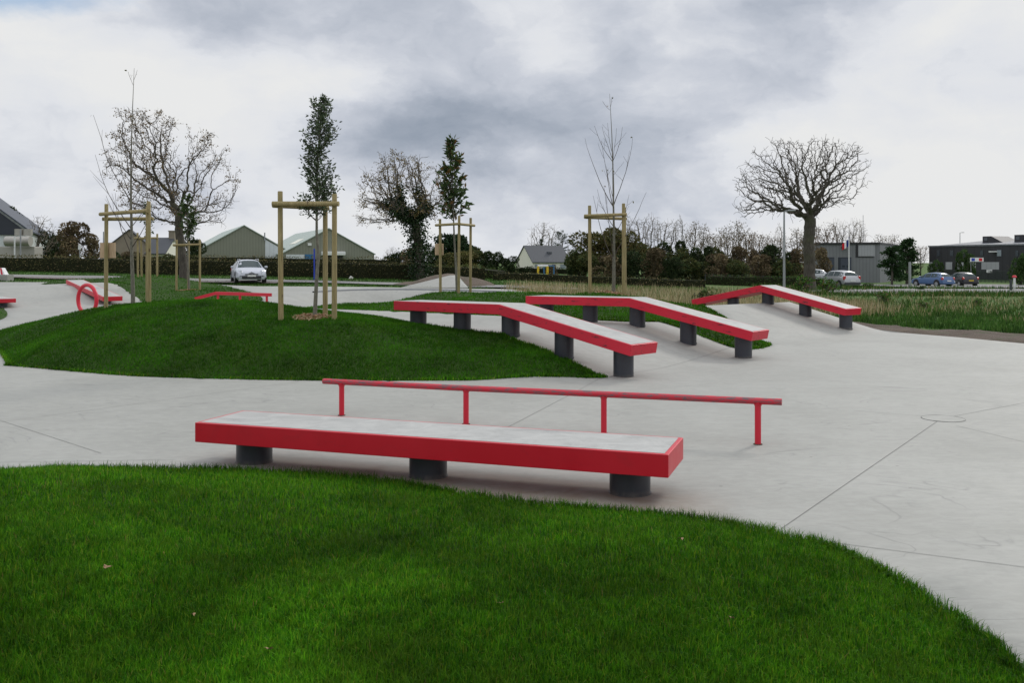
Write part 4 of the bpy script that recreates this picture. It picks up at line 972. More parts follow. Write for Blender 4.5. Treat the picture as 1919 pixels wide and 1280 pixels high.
if BIG:
    oak('old oak with sparse brown leaves beyond the far mound at the left', (345, 523), [(345, 521), (342, 480), (336, 430), (335, 395)],
        [(200, 212, 235), (215, 214, 372), (240, 215, 395), (265, 205, 418), (300, 198, 436), (340, 192, 452), (375, 205, 448), (405, 255, 430), (425, 290, 420)], 1100, 62, .27, .19, .34, .045, 4600, BROWN, gaps=3, spray=1700, leaf_size=.13, tipr=.007, expo=2.3, lower=[(400, 405, .5), (290, 390, 0)],
        leafmask=lambda T: np.clip(.30+.12*(T[:, 2]-6)+.3*lumps(T[:, 0]*2, T[:, 2]*2, .8, 3), .04, 1))
    oak('leaning oak with thick ivy on its trunk in the middle of the hedge', (787, 520), [(788, 522), (786, 480), (782, 440), (778, 415)],
        [(286, 700, 760), (300, 692, 812), (325, 676, 828), (350, 668, 842), (375, 664, 848), (400, 664, 848), (420, 664, 730)], 1000, 70, .33, .21, .38, .05, 3400, gaps=7, spray=1700, leafpal=[(.20, .14, .05), (.14, .10, .035), (.24, .19, .07)], ivy=.075, leaf_size=.14, tipr=.008, lower=[(828, 395, 0), (815, 410, 0)])
    oak('large bare oak with a wide crown in front of the car park', (1518, 532), [(1518, 530), (1518, 500), (1516, 450), (1519, 412)],
        [(257, 1442, 1584), (270, 1402, 1612), (290, 1384, 1628), (312, 1362, 1640), (345, 1366, 1632), (372, 1370, 1616), (392, 1364, 1600), (402, 1366, 1452)], 1500, 70, .42, .19, .34, .055, 0, gaps=5, spray=1100, tipr=.0108, expo=2.15, jit=.5, lower=[(1375, 392, 0), (1390, 396, .5), (1598, 382, 0), (1480, 416, -1), (1540, 412, .5)])

# bare hedgerow trees: a few kinds, each planted several times
def bare_kind(h, w_, n, seed, shape, rr=.16, leafn=0, pal=None):
    att = []
    while len(att) < n:
        f = random.random()
        hw = {'round': math.sin(math.pi*min(1, .12+.88*f))**.6, 'tall': .35+.65*math.sin(math.pi*(.15+.8*f)), 'fan': .25+.75*f**.7}[shape]*w_/2
        th, q = random.uniform(0, 6.28), math.sqrt(random.random()); att.append((hw*q*math.cos(th), hw*q*math.sin(th), h*(.28+.72*f)))
    P, par = grow([(0, 0, .0), (0, .02, h*.1), (.03, 0, h*.18), (.02, .03, h*.25)], att, h*.035, h*.5, h*.05, jit=.25, trop=(0, 0, .22))
    big, small, r, tips, P = skeleton_mesh(P, par, .014, 2.1, rr, .05, spray=260, slen=h*.06)
    root = thing('bare_tree', 'x', 'tree'); big.build('trunk', MAT['bark'], root, smooth=70); small.build('branches', MAT['far_twig'], root)
    if leafn:
        T_ = P[[i for i in range(len(P)) if r[i] < .04]]; Q_ = T_[rng.choice(len(T_), leafn)]+rng.normal(0, .25, (leafn, 3))
        leaves('foliage', Q_, np.tile([0, 0, -.3], (leafn, 1)), .24, .16, pick(leafn, pal, [1]*len(pal), .3), 'far_leaf', root)
    return root
OLIVE = [(.115, .120, .04), (.16, .145, .052), (.085, .092, .032), (.21, .165, .065)]
DARKG = [(.038, .062, .025), (.058, .088, .034), (.028, .046, .019), (.095, .11, .045)]
RUST = [(.15, .09, .045), (.19, .12, .06), (.11, .07, .035)]
TAN = [(.22, .17, .09), (.17, .13, .065), (.12, .10, .05)]
HAZEL = [(.17, .135, .075), (.13, .105, .06), (.23, .175, .10)]
def bush_kind(w_, d_, h, n, size, pal, lobes=14, name='bush', seed=0, flat=False, stem=True):
    root = thing(name, 'x', 'bush')
    C = []; 
    for i in range(lobes):
        th, q, f = random.uniform(0, 6.28), random.uniform(0, .72), random.uniform(.12, .80)
        rl = random.uniform(.24, .40)*(1-.25*f); C.append((q*math.cos(th)*w_/2*(1-.35*f), q*math.sin(th)*d_/2*(1-.35*f), (.62+.0*f if flat else f)*h, rl))
    C = np.array(C); i = rng.choice(len(C), n); v = rng.normal(0, 1, (n, 3)); v /= np.linalg.norm(v, axis=1)[:, None]
    rr = rng.uniform(.62, 1.12, n)**.6
    P = C[i, :3]+v*np.array([w_/2, d_/2, h*.62])*(C[i, 3]*rr)[:, None]*np.array([1, 1, .85]); k = P[:, 2] > 0.02; P, v, i = P[k], v[k], i[k]
    tone = np.array([random.uniform(.7, 1.3) for _ in C])[i][:, None]
    leaves('foliage', P, v, size, size*.65, pick(len(P), pal, [3, 3, 2, 1][:len(pal)], .3)*tone, 'far_leaf', root, .1)
    if stem:
        mb = MB()
        for _ in range(7):
            q = random.uniform(0, 6.28); whip(mb, (random.gauss(0, .2), random.gauss(0, .2), 0), (math.cos(q)*.6, math.sin(q)*.6, 1), h*.8, .06, 5, .2, .08, .015, 4)
        mb.build('stems', MAT['bark'], root)
    return root
USED = set()
def plant(kind, px, pybase_unused, y, scale, rz, label, cat, group, sz=None, dz=0):
    o = kind if id(kind) not in USED else copy_tree(kind); USED.add(id(kind))
    x = (px-960)/FOC*y; z = float(hground(np.array(x), np.array(y)))-.05+dz
    o.location = (x, y, z); o.rotation_euler = (0, 0, rz); s = scale; o.scale = (s, s, (sz or s))
    return tag(o, label, cat, group)
def topz(py, y, x): return EYE-(py-HOR)/FOC*y-float(hground(np.array(x), np.array(y)))
if BIG:
    kb = [bare_kind(8, 5, 260, 1, 'fan'), bare_kind(9, 3.4, 230, 2, 'tall'), bare_kind(7, 6, 330, 3, 'round', .2), bare_kind(8, 4.4, 230, 4, 'fan', .16, 500, RUST), bare_kind(8, 4.6, 230, 5, 'round', .16, 420, TAN)]
    ks = [bush_kind(6, 5, 4, 4200, .24, DARKG), bush_kind(6, 5, 4, 4200, .23, OLIVE), bush_kind(5, 4, 4.2, 3600, .24, DARKG, 9), bush_kind(5.5, 4, 4, 3200, .22, HAZEL, 12), bush_kind(5.5, 4.5, 4, 3800, .24, [OLIVE[0], DARKG[1], OLIVE[2]], 11)]
    row = [ # px, top py, width px, distance, kind index, depth order  (far hedgerow from the white house to the grey building)
        (1088, 462, 50, 88, 4), (1120, 446, 90, 92, 1), (1162, 440, 80, 90, 1), (1205, 452, 80, 94, 4), (1236, 462, 60, 88, 4), (1262, 456, 55, 92, 2), (1290, 463, 60, 90, 4), (1316, 466, 50, 88, 2), (1338, 462, 48, 92, 4),
        (1362, 476, 45, 90, 4), (1385, 468, 55, 92, 3), (1412, 474, 48, 90, 3), (1440, 464, 60, 88, 2), (1470, 470, 50, 92, 0), (1497, 472, 50, 90, 3), (1540, 470, 44, 104, 3), (1075, 478, 30, 90, 0), (1226, 470, 60, 86, 3), (1350, 480, 60, 86, 3), (1425, 482, 60, 86, 3), (1180, 474, 70, 86, 0), (1110, 474, 60, 86, 4), (1475, 484, 50, 86, 4), (1300, 482, 60, 86, 4), (1262, 484, 50, 85, 0), (1385, 486, 50, 85, 4), (1145, 482, 60, 85, 3)]
    for i, (px, py, wpx, y, ki) in enumerate(row):
        hh = topz(py, y, (px-960)/FOC*y); wm = wpx/FOC*y; k = ks[ki]; base_w = (6, 6, 5, 5.5, 5.5)[ki]; s = wm/base_w*1.6
        lab = {0: 'dark green bush in the far hedgerow beyond the dry meadow', 1: 'tall rounded olive green bush right of the white house', 2: 'dense dark evergreen bush in the far hedgerow beyond the dry meadow', 3: 'brownish leafless thicket bush in the far hedgerow', 4: 'mixed olive and green bush in the far hedgerow'}[ki]
        plant(k, px, 0, y, s, random.uniform(0, 6.28), lab, 'bush', 'bushes of the far hedgerow' if ki != 1 else 'tall olive bushes right of the white house', sz=hh/4*1.22)
    rowt = [(1092, 432, 2, 105), (1196, 412, 0, 110), (1222, 406, 1, 112), (1248, 416, 0, 108), (1276, 410, 1, 112), (1304, 416, 4, 110), (1322, 424, 1, 108), (1362, 424, 4, 104), (1384, 414, 4, 106), (1400, 436, 3, 100), (1424, 440, 3, 102), (1448, 446, 3, 104), (1462, 424, 1, 118),
            (1494, 428, 4, 108), (1545, 424, 3, 118), (1566, 416, 1, 135), (1582, 420, 1, 138), (1602, 414, 1, 140), (1612, 418, 1, 136), (1340, 440, 3, 110), (1174, 428, 2, 108), (1650, 440, 4, 150), (1676, 440, 4, 152), (1700, 448, 4, 150), (1726, 462, 3, 150), (1514, 440, 3, 108)]
    for i, (px, py, ki, y) in enumerate(rowt):
        hh = topz(py, y, (px-960)/FOC*y); k = kb[ki]; bh = (8, 9, 7, 8, 8)[ki]; s = hh/bh
        lab = {0: 'bare fan shaped tree rising over the far hedgerow', 1: 'tall narrow bare tree rising over the far hedgerow or behind the grey building', 2: 'bare round crowned tree near the white house', 3: 'tree with rusty leaves left among the far hedgerow', 4: 'pale tan tree with thin remaining leaves in the far hedgerow'}[ki]
        plant(k, px, 0, y, s*(.85 if ki == 1 else .95), random.uniform(0, 6.28), lab, 'tree', 'leafless and half leafless trees of the far hedgerow' if ki != 2 else 'bare round trees near the white house', sz=s)
    # middle and left backgrounds
    kp = bush_kind(9.4, 8, 4.6, 8500, .34, [(.020, .045, .020), (.03, .06, .026), (.045, .08, .035)], 22, 'umbrella_pine', stem=False)
    mb = MB(); mb.tube([(0, 0, -4), (.2, 0, -1), (0, 0, 3)], [.35, .3, .22], 8); mb.build('trunk', MAT['bark'], kp)
    y = 120; plant(kp, 853, 0, y, 1.0, .4, 'umbrella pine with a flat domed crown behind the broad leaved tree', 'tree', None, sz=1.0, dz=topz(437, y, -7)-4.4)
    for px, py, wpx, y, ki, lab in ((765, 470, 60, 92, 3, 'brown hedgerow thicket left of the ivy trunk'), (745, 474, 50, 95, 0, 'dark bush next to the second warehouse gable'), (812, 462, 50, 96, 0, 'dark green bush between the ivy trunk and the umbrella pine'), (900, 462, 60, 98, 4, 'green bush to the right under the umbrella pine'), (862, 476, 80, 94, 1, 'olive bush under the umbrella pine'),
                                (925, 474, 50, 96, 2, 'dense dark bush halfway between umbrella pine and white house'), (955, 482, 42, 95, 0, 'low dark bush left of the white house'), (1034, 498, 40, 100, 3, 'low brown bush in front of the white house'), (984, 500, 30, 100, 0, 'small dark bush at the gable of the white house'),
                                (130, 424, 90, 96, 3, 'tall brown thicket right of the white barn'), (172, 444, 60, 98, 3, 'medium brown thicket between barn and old houses'), (98, 438, 60, 108, 0, 'dark bush half behind the barn roof'), (205, 466, 40, 96, 0, 'low dark bush behind the left hedge near the plaque'),
                                (240, 474, 60, 100, 3, 'low brown bush in front of the old stone house'), (362, 446, 44, 110, 0, 'dark shrub between old oak and first warehouse'), (312, 474, 40, 96, 4, 'olive bush below the slate roof')):
        hh = topz(py, y, (px-960)/FOC*y); wm = wpx/FOC*y
        plant(ks[ki], px, 0, y, wm/(6, 6, 5, 5.5, 5.5)[ki]*1.45, random.uniform(0, 6.28), lab, 'bush', None, sz=hh/4*1.22)
    for px, py, ki, y, lab in ((72, 404, 2, 104, 'bare twiggy tree behind the barn roof'), (1020, 416, 2, 235, 'bare tree with mistletoe balls behind the white house'), (735, 462, 2, 110, 'small bare tree right of the second warehouse')):
        hh = topz(py, y, (px-960)/FOC*y); plant(kb[ki], px, 0, y, hh/7*.95, random.uniform(0, 6), lab, 'tree', None, sz=hh/7)
    # conifers: layered drooping sprays
    def conifer(label, px, pytop, y, wpx, pal, n=2600, layers=9, size=.3):
        x = (px-960)/FOC*y; z0 = float(hground(np.array(x), np.array(y))); h = topz(pytop, y, x); R_ = wpx/FOC*y/2
        root = thing('conifer_tree', label, 'tree', (x, y, z0)); mb = MB(); mb.tube([(0, 0, 0), (.05, 0, h*.5), (0, 0, h*.97)], [h*.035, h*.02, .03], 8); P = []; D = []
        for l in range(layers*4):
            f = .12+.86*(l/(layers*4)); q = random.uniform(0, 6.28); ln = R_*(1.12-f)**.7*random.uniform(.55, 1.1)
            pts = whip(mb, (0, 0, f*h), (math.cos(q), math.sin(q), .15), ln, .05, 4, .12, .06, .01, 4)
            for _ in range(n//(layers*4)):
                g = random.uniform(.15, 1.02)*4; i0 = min(3, int(g)); c = pts[i0].lerp(pts[i0+1], min(1, g-i0)); P.append(tuple(c+Vector((random.gauss(0, .16), random.gauss(0, .16), random.gauss(0, .09))))); D.append((math.cos(q), math.sin(q), .1))
        mb.build('trunk', MAT['bark'], root); P = np.array(P)
        leaves('foliage', P+np.array(root.location), np.array(D), size, size*.45, pick(len(P), pal, [1]*len(pal), .3), 'far_leaf', root, .05); return root
    conifer('dark cedar with spreading boughs behind the white house', 1054, 432, 215, 70, DARKG[:3], 2200)
    conifer('low dark cedar at the left end of the white house roof', 1012, 446, 218, 40, DARKG[:3], 900, 6)
    conifer('dark conifer with ragged boughs behind the barn roof', 28, 384, 125, 76, DARKG[:3], 900, 7)
    conifer('large green pine between grey and black buildings', 1700, 447, 104, 62, [(.020, .050, .016), (.03, .07, .022), (.045, .085, .03)], 4200, 9, .3)
    conifer('broad green pine in front of the grey building corner', 1672, 462, 100, 66, [(.020, .050, .016), (.03, .07, .022), (.045, .085, .03)], 3600, 8, .3)
    kg = bush_kind(3, 3, 2.4, 2400, .17, [(.028, .065, .016), (.045, .09, .024), (.07, .11, .035)], 10, 'round_tree')
    for px, py, wpx, y, lab in ((1755, 482, 34, 105, 'small round green tree behind the blue car'), (1808, 460, 40, 118, 'round green tree against the black building beside the sign'), (1916, 468, 44, 102, 'round green tree cut off by the right edge'), (1627, 528, 26, 84, 'green shrub to the right of the silver car'), (1728, 534, 20, 80, 'small shrub in front of the blue car')):
        x = (px-960)/FOC*y; hh = topz(py, y, x); plant(kg, px, 0, y, wpx/FOC*y/3*1.1, random.uniform(0, 6), lab, 'tree', None, sz=hh/2.4)
    kl = bush_kind(1.6, 1.4, .9, 800, .10, [DARKG[1], OLIVE[0], GREEN[0]], 8, 'shrub')
    kw = bush_kind(1.7, 1.4, .8, 420, .12, [GREEN[0], GREEN[1], OLIVE[1], TAN[0]], 9, 'shrub')
    for px, py, y, s, lab in ((1318, 531, 46, .9, 'low dark shrub in the field above the peaked ledge'), (1336, 532, 45, .7, 'second low dark shrub in the field above the peaked ledge, further right'), (1500, 520, 68, 1.6, 'brambles left of the bare oak trunk'), (1545, 524, 66, 1.5, 'brambles right of the bare oak trunk'), (1660, 548, 50, .9, 'tall weed clump right of the silver car'), (1830, 556, 46, .6, 'weed clump in the meadow below the black car'), (1735, 562, 42, .6, 'weed clump in the meadow in front of the blue car')):
        plant(kw if 'weed' in lab or 'bramble' in lab else kl, px, 0, y, s, random.uniform(0, 6), lab, 'shrub', None, sz=s)

# clipped hedges
def hedge(label, pts, hh, wd, pal, dens=42, size=.15):
    P_ = spline(pts, 5, False); root = thing('clipped_hedge', label, 'hedge', (P_[0][0], P_[0][1], float(hground(*P_[0]))))
    hh = np.interp(np.linspace(0, 1, len(P_)), np.linspace(0, 1, len(hh)), hh) if hasattr(hh, '__len__') else np.full(len(P_), hh)
    d = np.gradient(P_, axis=0); nn = np.column_stack([-d[:, 1], d[:, 0]]); nn /= np.linalg.norm(nn, axis=1)[:, None]
    z0 = hground(P_[:, 0], P_[:, 1]); mb = MB(); vs = []
    for i in range(len(P_)):
        a, b = P_[i]+nn[i]*wd*.42, P_[i]-nn[i]*wd*.42
        vs += [(a[0], a[1], z0[i]-.1), (b[0], b[1], z0[i]-.1), (b[0], b[1], z0[i]+hh[i]*.92), (a[0], a[1], z0[i]+hh[i]*.92)]
    n = len(P_); mb.add(vs, [(4*i+k, 4*i+(k+1) % 4, 4*i+4+(k+1) % 4, 4*i+4+k) for i in range(n-1) for k in range(4)]+[(3, 2, 1, 0), (4*n-4, 4*n-3, 4*n-2, 4*n-1)])
    mb.build('woody_core', MAT['hedge_core'], root, world=True)
    seg_ = np.linalg.norm(np.diff(P_, axis=0), axis=1); Ltot = seg_.sum(); cum = np.concatenate([[0], np.cumsum(seg_)])
    N = int(Ltot*(wd+2*hh.mean())*dens); s = rng.uniform(0, Ltot, N); X0 = np.interp(s, cum, P_[:, 0]); Y0 = np.interp(s, cum, P_[:, 1]); NX = np.interp(s, cum, nn[:, 0]); NY = np.interp(s, cum, nn[:, 1]); Hs = np.interp(s, cum, hh); Zs = np.interp(s, cum, z0)
    Hs = Hs+.05*lumps(X0, Y0, 1.2, 2)
    side = rng.choice([0, 1, 2], N, p=[.42, .16, .42]); off = np.where(side == 0, wd/2, np.where(side == 2, -wd/2, rng.uniform(-.5, .5, N)*wd)); zz = np.where(side == 1, Hs, rng.uniform(0.02, 1, N)*Hs)
    bulge = .07*lumps(X0*1.3, zz*2.5, 1.4, 7); off = off*(1+bulge)
    Pn = np.column_stack([X0+NX*off, Y0+NY*off, Zs+zz])+rng.normal(0, .05, (N, 3))
    D = np.column_stack([NX*np.sign(off), NY*np.sign(off), np.where(side == 1, 1, .2)])
    leaves('foliage', Pn, D, size, size*.6, pick(N, pal, [3, 3, 2, 1], .35), 'far_leaf', root, 0); return root
HP = [(.095, .095, .040), (.14, .125, .052), (.065, .07, .03), (.21, .165, .09)]
if BIG:
    def hx(px, y): return ((px-960)/FOC*y, y)
    hedge('long clipped hedge behind the white car, from the left edge to the ivy tree', [hx(-60, 84), hx(120, 80), hx(300, 77), hx(460, 74), hx(620, 73), hx(760, 72), hx(905, 74)], [1.30, 1.3, 1.22, 1.2, 1.25, 1.2, 1.0], 1.3, HP)
    hedge('second taller clipped hedge in front of the warehouses', [hx(230, 99), hx(420, 95), hx(560, 93), hx(700, 91), hx(745, 91)], [1.55, 1.5, 1.45, 1.5, 1.4], 1.4, HP, 36)
    hedge('light green clipped hedge mound behind the dirt heap', [hx(740, 82), hx(800, 80), hx(880, 79), hx(940, 78)], [.95, .95, .95, .7], 2.4, [(.06, .10, .02), (.08, .13, .03), (.04, .07, .015), (.1, .12, .04)], 40, .14)
    hedge('low dark clipped hedge in front of the white house and the dry reeds', [hx(930, 74), hx(1050, 72), hx(1160, 72), hx(1322, 71)], [.6, .6, .6, .6], 1.3, HP, 40)
    hedge('overgrown low hedge behind the dry reeds below the bare oak', [hx(1326, 80), hx(1400, 79), hx(1480, 80), hx(1530, 82)], [.75, .8, .85, .8], 1.8, [(.035, .075, .018), (.05, .10, .024), (.06, .07, .03), (.08, .12, .03)], 36)
    hedge('dark hedge of the garden in front of the white house', [hx(950, 108), hx(1040, 108), hx(1080, 106)], [.62, .62, .62], 1.2, [(.018, .03, .012), (.03, .045, .018), (.015, .02, .01), (.04, .05, .02)], 30, .2)

# ================================================================ BUILDINGS
def zg(x, y): return float(hground(np.array(x), np.array(y)))
def gable(name, label, x, y, rz, hw, length, eave, ridge, wall, roof, over=.25, parts=None, base=None, rake=0.0):
    """front gable centred on (x, y), building runs back along local +y; heights are world z"""
    z0 = zg(x, y)-.3 if base is None else base
    root = thing(name, label, 'building', (x, y, z0), rz); e, r_ = eave-z0, ridge-z0
    mb = MB(); mb.prism([(-hw, 0, 0), (hw, 0, 0), (hw, 0, e), (0, 0, r_), (-hw, 0, e)], (0, length, 0)); mb.build('wall', MAT[wall], root)
    for s in (-1, 1):
        sl_ = (r_-e)/hw; o = over
        mb = MB(); a = [(0, -o, r_+.01+.0), (s*(hw+o), -o, e-sl_*o+.01), (s*(hw+o), length+o, e-sl_*o+.01), (0, length+o, r_+.01)]
        mb.add(a+[(p[0], p[1], p[2]+.16) for p in a], [(0, 1, 2, 3), (4, 5, 6, 7), (0, 1, 5, 4), (1, 2, 6, 5), (2, 3, 7, 6), (3, 0, 4, 7)]); mb.build('roof', MAT[roof], root)
    return root
def inset(root, name, mat, x0, x1, z0, z1, depth=-.03, thick=.06, axis='front', yy=0.0):
    mb = MB(); mb.box(((x0+x1)/2, yy+depth+thick/2-.02, (z0+z1)/2), (abs(x1-x0), thick, z1-z0)); return mb.build(name, MAT[mat], root)
if BIG:
    # two grey green warehouses
    y = 180; th = R(22)
    a = at(457.8, 423, y); w1 = gable('warehouse', 'grey green clad warehouse behind the white car with a white panel in its gable', a.x, y, th, 9.6, 48, at(0, 477, y).z, a.z, 'barn_clad', 'barn_roof')
    zb = w1.location.z
    def lx(px, root_x, y_=180): return ((px-960)/FOC*y_-root_x)/math.cos(th)*(1+.02)
    mb = MB(); x0, x1 = lx(492.7, a.x), lx(516.7, a.x); e, r_ = at(0, 477, y).z-zb, a.z-zb
    mb.prism([(x0, -.06, .5), (x1, -.06, .5), (x1, -.06, r_-(r_-e)/9.6*x1-.3), (x0, -.06, r_-(r_-e)/9.6*x0-.3)], (0, .04, 0)); mb.build('white_panel', MAT['barn_white'], w1)
    mb = MB(); mb.cyl((x0-.1, -.3, r_-(r_-e)/9.6*x0-.5), (x0-.1, -.3, r_-(r_-e)/9.6*x0+1.0), .12, n=8); mb.build('flue', MAT['galvanised'], w1)
    a = at(616.7, 428.6, y); w2 = gable('warehouse', 'grey green clad warehouse behind the nearest stakes with a blue door and canopy', a.x, y, th, 8.9, 40, at(0, 476, y).z, a.z, 'barn_clad', 'barn_roof'); zb = w2.location.z
    inset(w2, 'door', 'blue_dull', lx(576, a.x), lx(590, a.x), .3, at(0, 476.5, y).z-zb, -.05)
    mb = MB(); x0, x1 = lx(603, a.x), lx(643, a.x); zt = at(0, 471.5, y).z-zb; mb.box(((x0+x1)/2, -.7, zt-.35), (x1-x0, 1.4, .75)); mb.build('canopy', MAT['white_paint'], w2, bevel=.1)
    inset(w2, 'door', 'navy_clad', x0+.3, x1-.3, .3, zt-.8, -.04)
    inset(w2, 'white_panel', 'barn_white', lx(545, a.x), lx(575.5, a.x), .3, at(0, 477, y).z-zb, -.055)
    mb = MB(); c = at(584, 458, y); mb.box((lx(584, a.x), -.15, c.z-zb), (.7, .3, .5)); mb.build('lamp', MAT['white_paint'], w2)
    mb = MB(); sx = -4.6; sl_ = (a.z-at(0, 476, y).z)/8.9; mb.prism([(sx-.9, 6, a.z-zb-sl_*(-(sx-.9))+.19), (sx+.9, 6, a.z-zb-sl_*(-(sx+.9))+.19), (sx+.9, 6, a.z-zb-sl_*(-(sx+.9))+.24), (sx-.9, 6, a.z-zb-sl_*(-(sx-.9))+.24)], (0, 7, 0)); mb.build('roof_light', MAT['yellow_paint'] if 0 else MAT['render_cream'], w2)
    # white barn at the left edge: eave runs away to the right
    root = gable('barn', 'white walled barn with dark blue roof and steel tanks at the left edge', -57.1, 88.1, R(23), 10, 52, 5.3, 13.3, 'barn_clad_pale', 'navy_roof', over=.35); zb = root.location.z
    e_, r_ = 5.3-zb, 13.3-zb
    mb = MB(); mb.prism([(-9.9, -.05, e_-.6), (9.2, -.05, e_-.6), (9.9, -.05, e_-.15), (0, -.05, r_-.12), (-9.9, -.05, e_-.15)], (0, -.1, 0)); mb.build('gable_panel', MAT['navy_clad'], root)
    tk = thing('tank_plant', 'steel tanks on a machine housing with pipes in front of the barn', 'tank', (*at(36, 0, 88).xy, zg(-46, 88)))
    mb = MB()
    for px in (36, 53): q_ = at(px, 441, 88); mb.cyl(q_, at(px, 429, 88), .40, n=20)
    mb.build('tank', MAT['tank_steel'], tk, smooth=40, world=True)
    mb = MB(); mb.cyl(at(12, 452, 87.5), at(58, 452, 87.5), .48, n=20); mb.build('tank', MAT['tank_steel'], tk, smooth=40, world=True)
    a, b = at(4, 462, 88.5), at(70, 482, 88.5); mb = MB(); mb.box(((a.x+b.x)/2, 88.8, (a.z+tk.location.z)/2), (b.x-a.x, 1.6, a.z-tk.location.z)); mb.build('machine_housing', MAT['tank_steel'], tk, bevel=.04, world=True)
    for px, py in ((28, 442), (39, 430)): mb = MB(); q_ = at(px, py, 86.6); mb.cyl((q_.x, q_.y, tk.location.z), q_, .07, n=8); mb.build('pipe', MAT['white_paint' if px == 28 else 'galvanised'], tk, world=True)
    # houses
    def house(label, pl_, pr_, y, ridge_py, eave_py, wall, depthm, left_gable, chim, extra=None, rz=0):
        """long side faces the camera; ridge runs across"""
        a, b = at(pl_, ridge_py, y), at(pr_, ridge_py, y); x0, x1 = a.x, b.x; z0 = zg((x0+x1)/2, y)-1; e = EYE-(eave_py-HOR)/FOC*(y-depthm/2)-z0; r_ = a.z-z0
        root = thing('house', label, 'building', ((x0+x1)/2, y, z0), rz); L_ = (x1-x0)/2; hd = depthm/2
        mb = MB(); mb.prism([(-L_, -hd, 0), (-L_, -hd, e), (-L_, 0, r_), (-L_, hd, e), (-L_, hd, 0)], (2*L_, 0, 0)); mb.build('wall', MAT[wall], root)
        for s in (-1, 1):
            o = .35; sl_ = (r_-e)/hd; A_ = [(-L_-.2, 0, r_+.01), (L_+.2, 0, r_+.01), (L_+.2, s*(hd+o), e-sl_*o+.01), (-L_-.2, s*(hd+o), e-sl_*o+.01)]
            mb = MB(); mb.add(A_+[(p[0], p[1], p[2]+.15) for p in A_], [(0, 1, 2, 3), (4, 5, 6, 7), (0, 1, 5, 4), (1, 2, 6, 5), (2, 3, 7, 6), (3, 0, 4, 7)]); mb.build('roof', MAT['slate'], root)
        for cx in chim:
            mb = MB(); mb.box((cx*L_, 0, r_+.35), (.9, .6, 1.5)); mb.box((cx*L_, 0, r_+1.15), (1.05, .75, .12)); mb.build('chimney', MAT['stone'], root)
        return root, L_, hd, e, r_
    hs, L_, hd, e, r_ = house('cream walled house with grey slate roof beyond the low hedge', 980, 1056, 190, 461.5, 490, 'render_cream', 8.0, True, (), rz=R(23))
    mb = MB(); sl_ = (r_-e)/hd; mb.box((.5, -hd*.45, r_-sl_*hd*.45+.1), (.9, .9, .35)); mb.build('roof_light', MAT['window_glass'], hs)
    for fx, wn in ((-.72, 1.1), (-.3, 1.1), (.12, .8), (.62, 1.2)):
        inset(hs, 'window', 'shutter' if fx != .12 else 'window_glass', fx*L_-wn/2, fx*L_+wn/2, e-2.0, e-.6, -.06, .06, yy=-hd)
    mb = MB(); mb.box((L_+1.6, 1, e/2), (3.2, 5, e*1.05)); mb.build('annex', MAT['render_cream'], hs)
    hs, L_, hd, e, r_ = house('old stone house with pointed gable behind the left stakes', 236, 300, 150, 449, 474, 'stone', 9, True, (-.93,))
    hs, L_, hd, e, r_ = house('dark slate roofed house to the left of the old oak', 292, 326, 140, 447, 474, 'render_cream', 7, True, (.85,))
    mb = MB(); a = at(262, 432, 148)
    # tall gable of the stone house facing the camera
    g2 = gable('house', 'steep stone gable between the thin bare tree and the far stakes', a.x, 144, R(18), 3.4, 8, at(0, 466, 144).z, at(0, 431, 144).z, 'stone', 'slate')
    # grey municipal garage
    P0, P1_, P2_ = Vector((40.3, 123)), Vector((44.9, 115)), Vector((60, 143)); 
    def wallbox(name, label, corners, zt, mat, roofm, trim=None):
        zb = min(zg(*c) for c in corners)-.4; root = thing(name, label, 'building', (corners[0][0], corners[0][1], zb)); mb = MB()
        mb.prism([(c[0], c[1], zb) for c in corners], (0, 0, zt-zb)); mb.build('wall', MAT[mat], root, world=True)
        cx = sum(c[0] for c in corners)/len(corners); cy = sum(c[1] for c in corners)/len(corners)
        mb = MB(); mb.prism([(cx+(c[0]-cx)*1.012, cy+(c[1]-cy)*1.012, zt+.005) for c in corners], (0, 0, .22)); mb.build('roof', MAT[roofm], root, world=True)
        return root, zb
    A_, B_ = Vector((37.6, 116.5)), Vector((44.6, 113.2)); C_ = Vector((58, 138)); D_ = A_+(C_-B_)
    ga, zb = wallbox('garage', 'grey boarded garage building with two folding doors and a flag in front', [A_, B_, C_, D_], at(0, 457.5, 114).z, 'grey_boards', 'black_plastic')
    def onwall(A_, B_, px):  # parameter along a wall for a pixel column
        u = (px-960)/FOC; d = B_-A_; s = (u*A_.y-A_.x)/(d.x-u*d.y); return s
    def panel(root, name, mat, A_, B_, px0, px1, py0, py1, out=.04, bev=0):
        s0, s1 = onwall(A_, B_, px0), onwall(A_, B_, px1); p, q = A_.lerp(B_, s0), A_.lerp(B_, s1); n = Vector(((B_-A_).y, -(B_-A_).x)).normalized()
        ym = (p.y+q.y)/2; zt, zb2 = EYE-(py0-HOR)/FOC*ym, EYE-(py1-HOR)/FOC*ym; n *= out
        v = [(p.x, p.y, zb2), (q.x, q.y, zb2), (q.x, q.y, zt), (p.x, p.y, zt)]
        mb = MB(); mb.add([(a+n.x, b+n.y, c) for a, b, c in v]+[(a-n.x*.2, b-n.y*.2, c) for a, b, c in v], [(0, 1, 2, 3), (7, 6, 5, 4), (0, 4, 5, 1), (1, 5, 6, 2), (2, 6, 7, 3), (3, 7, 4, 0)]); return mb.build(name, MAT[mat], root, world=True)
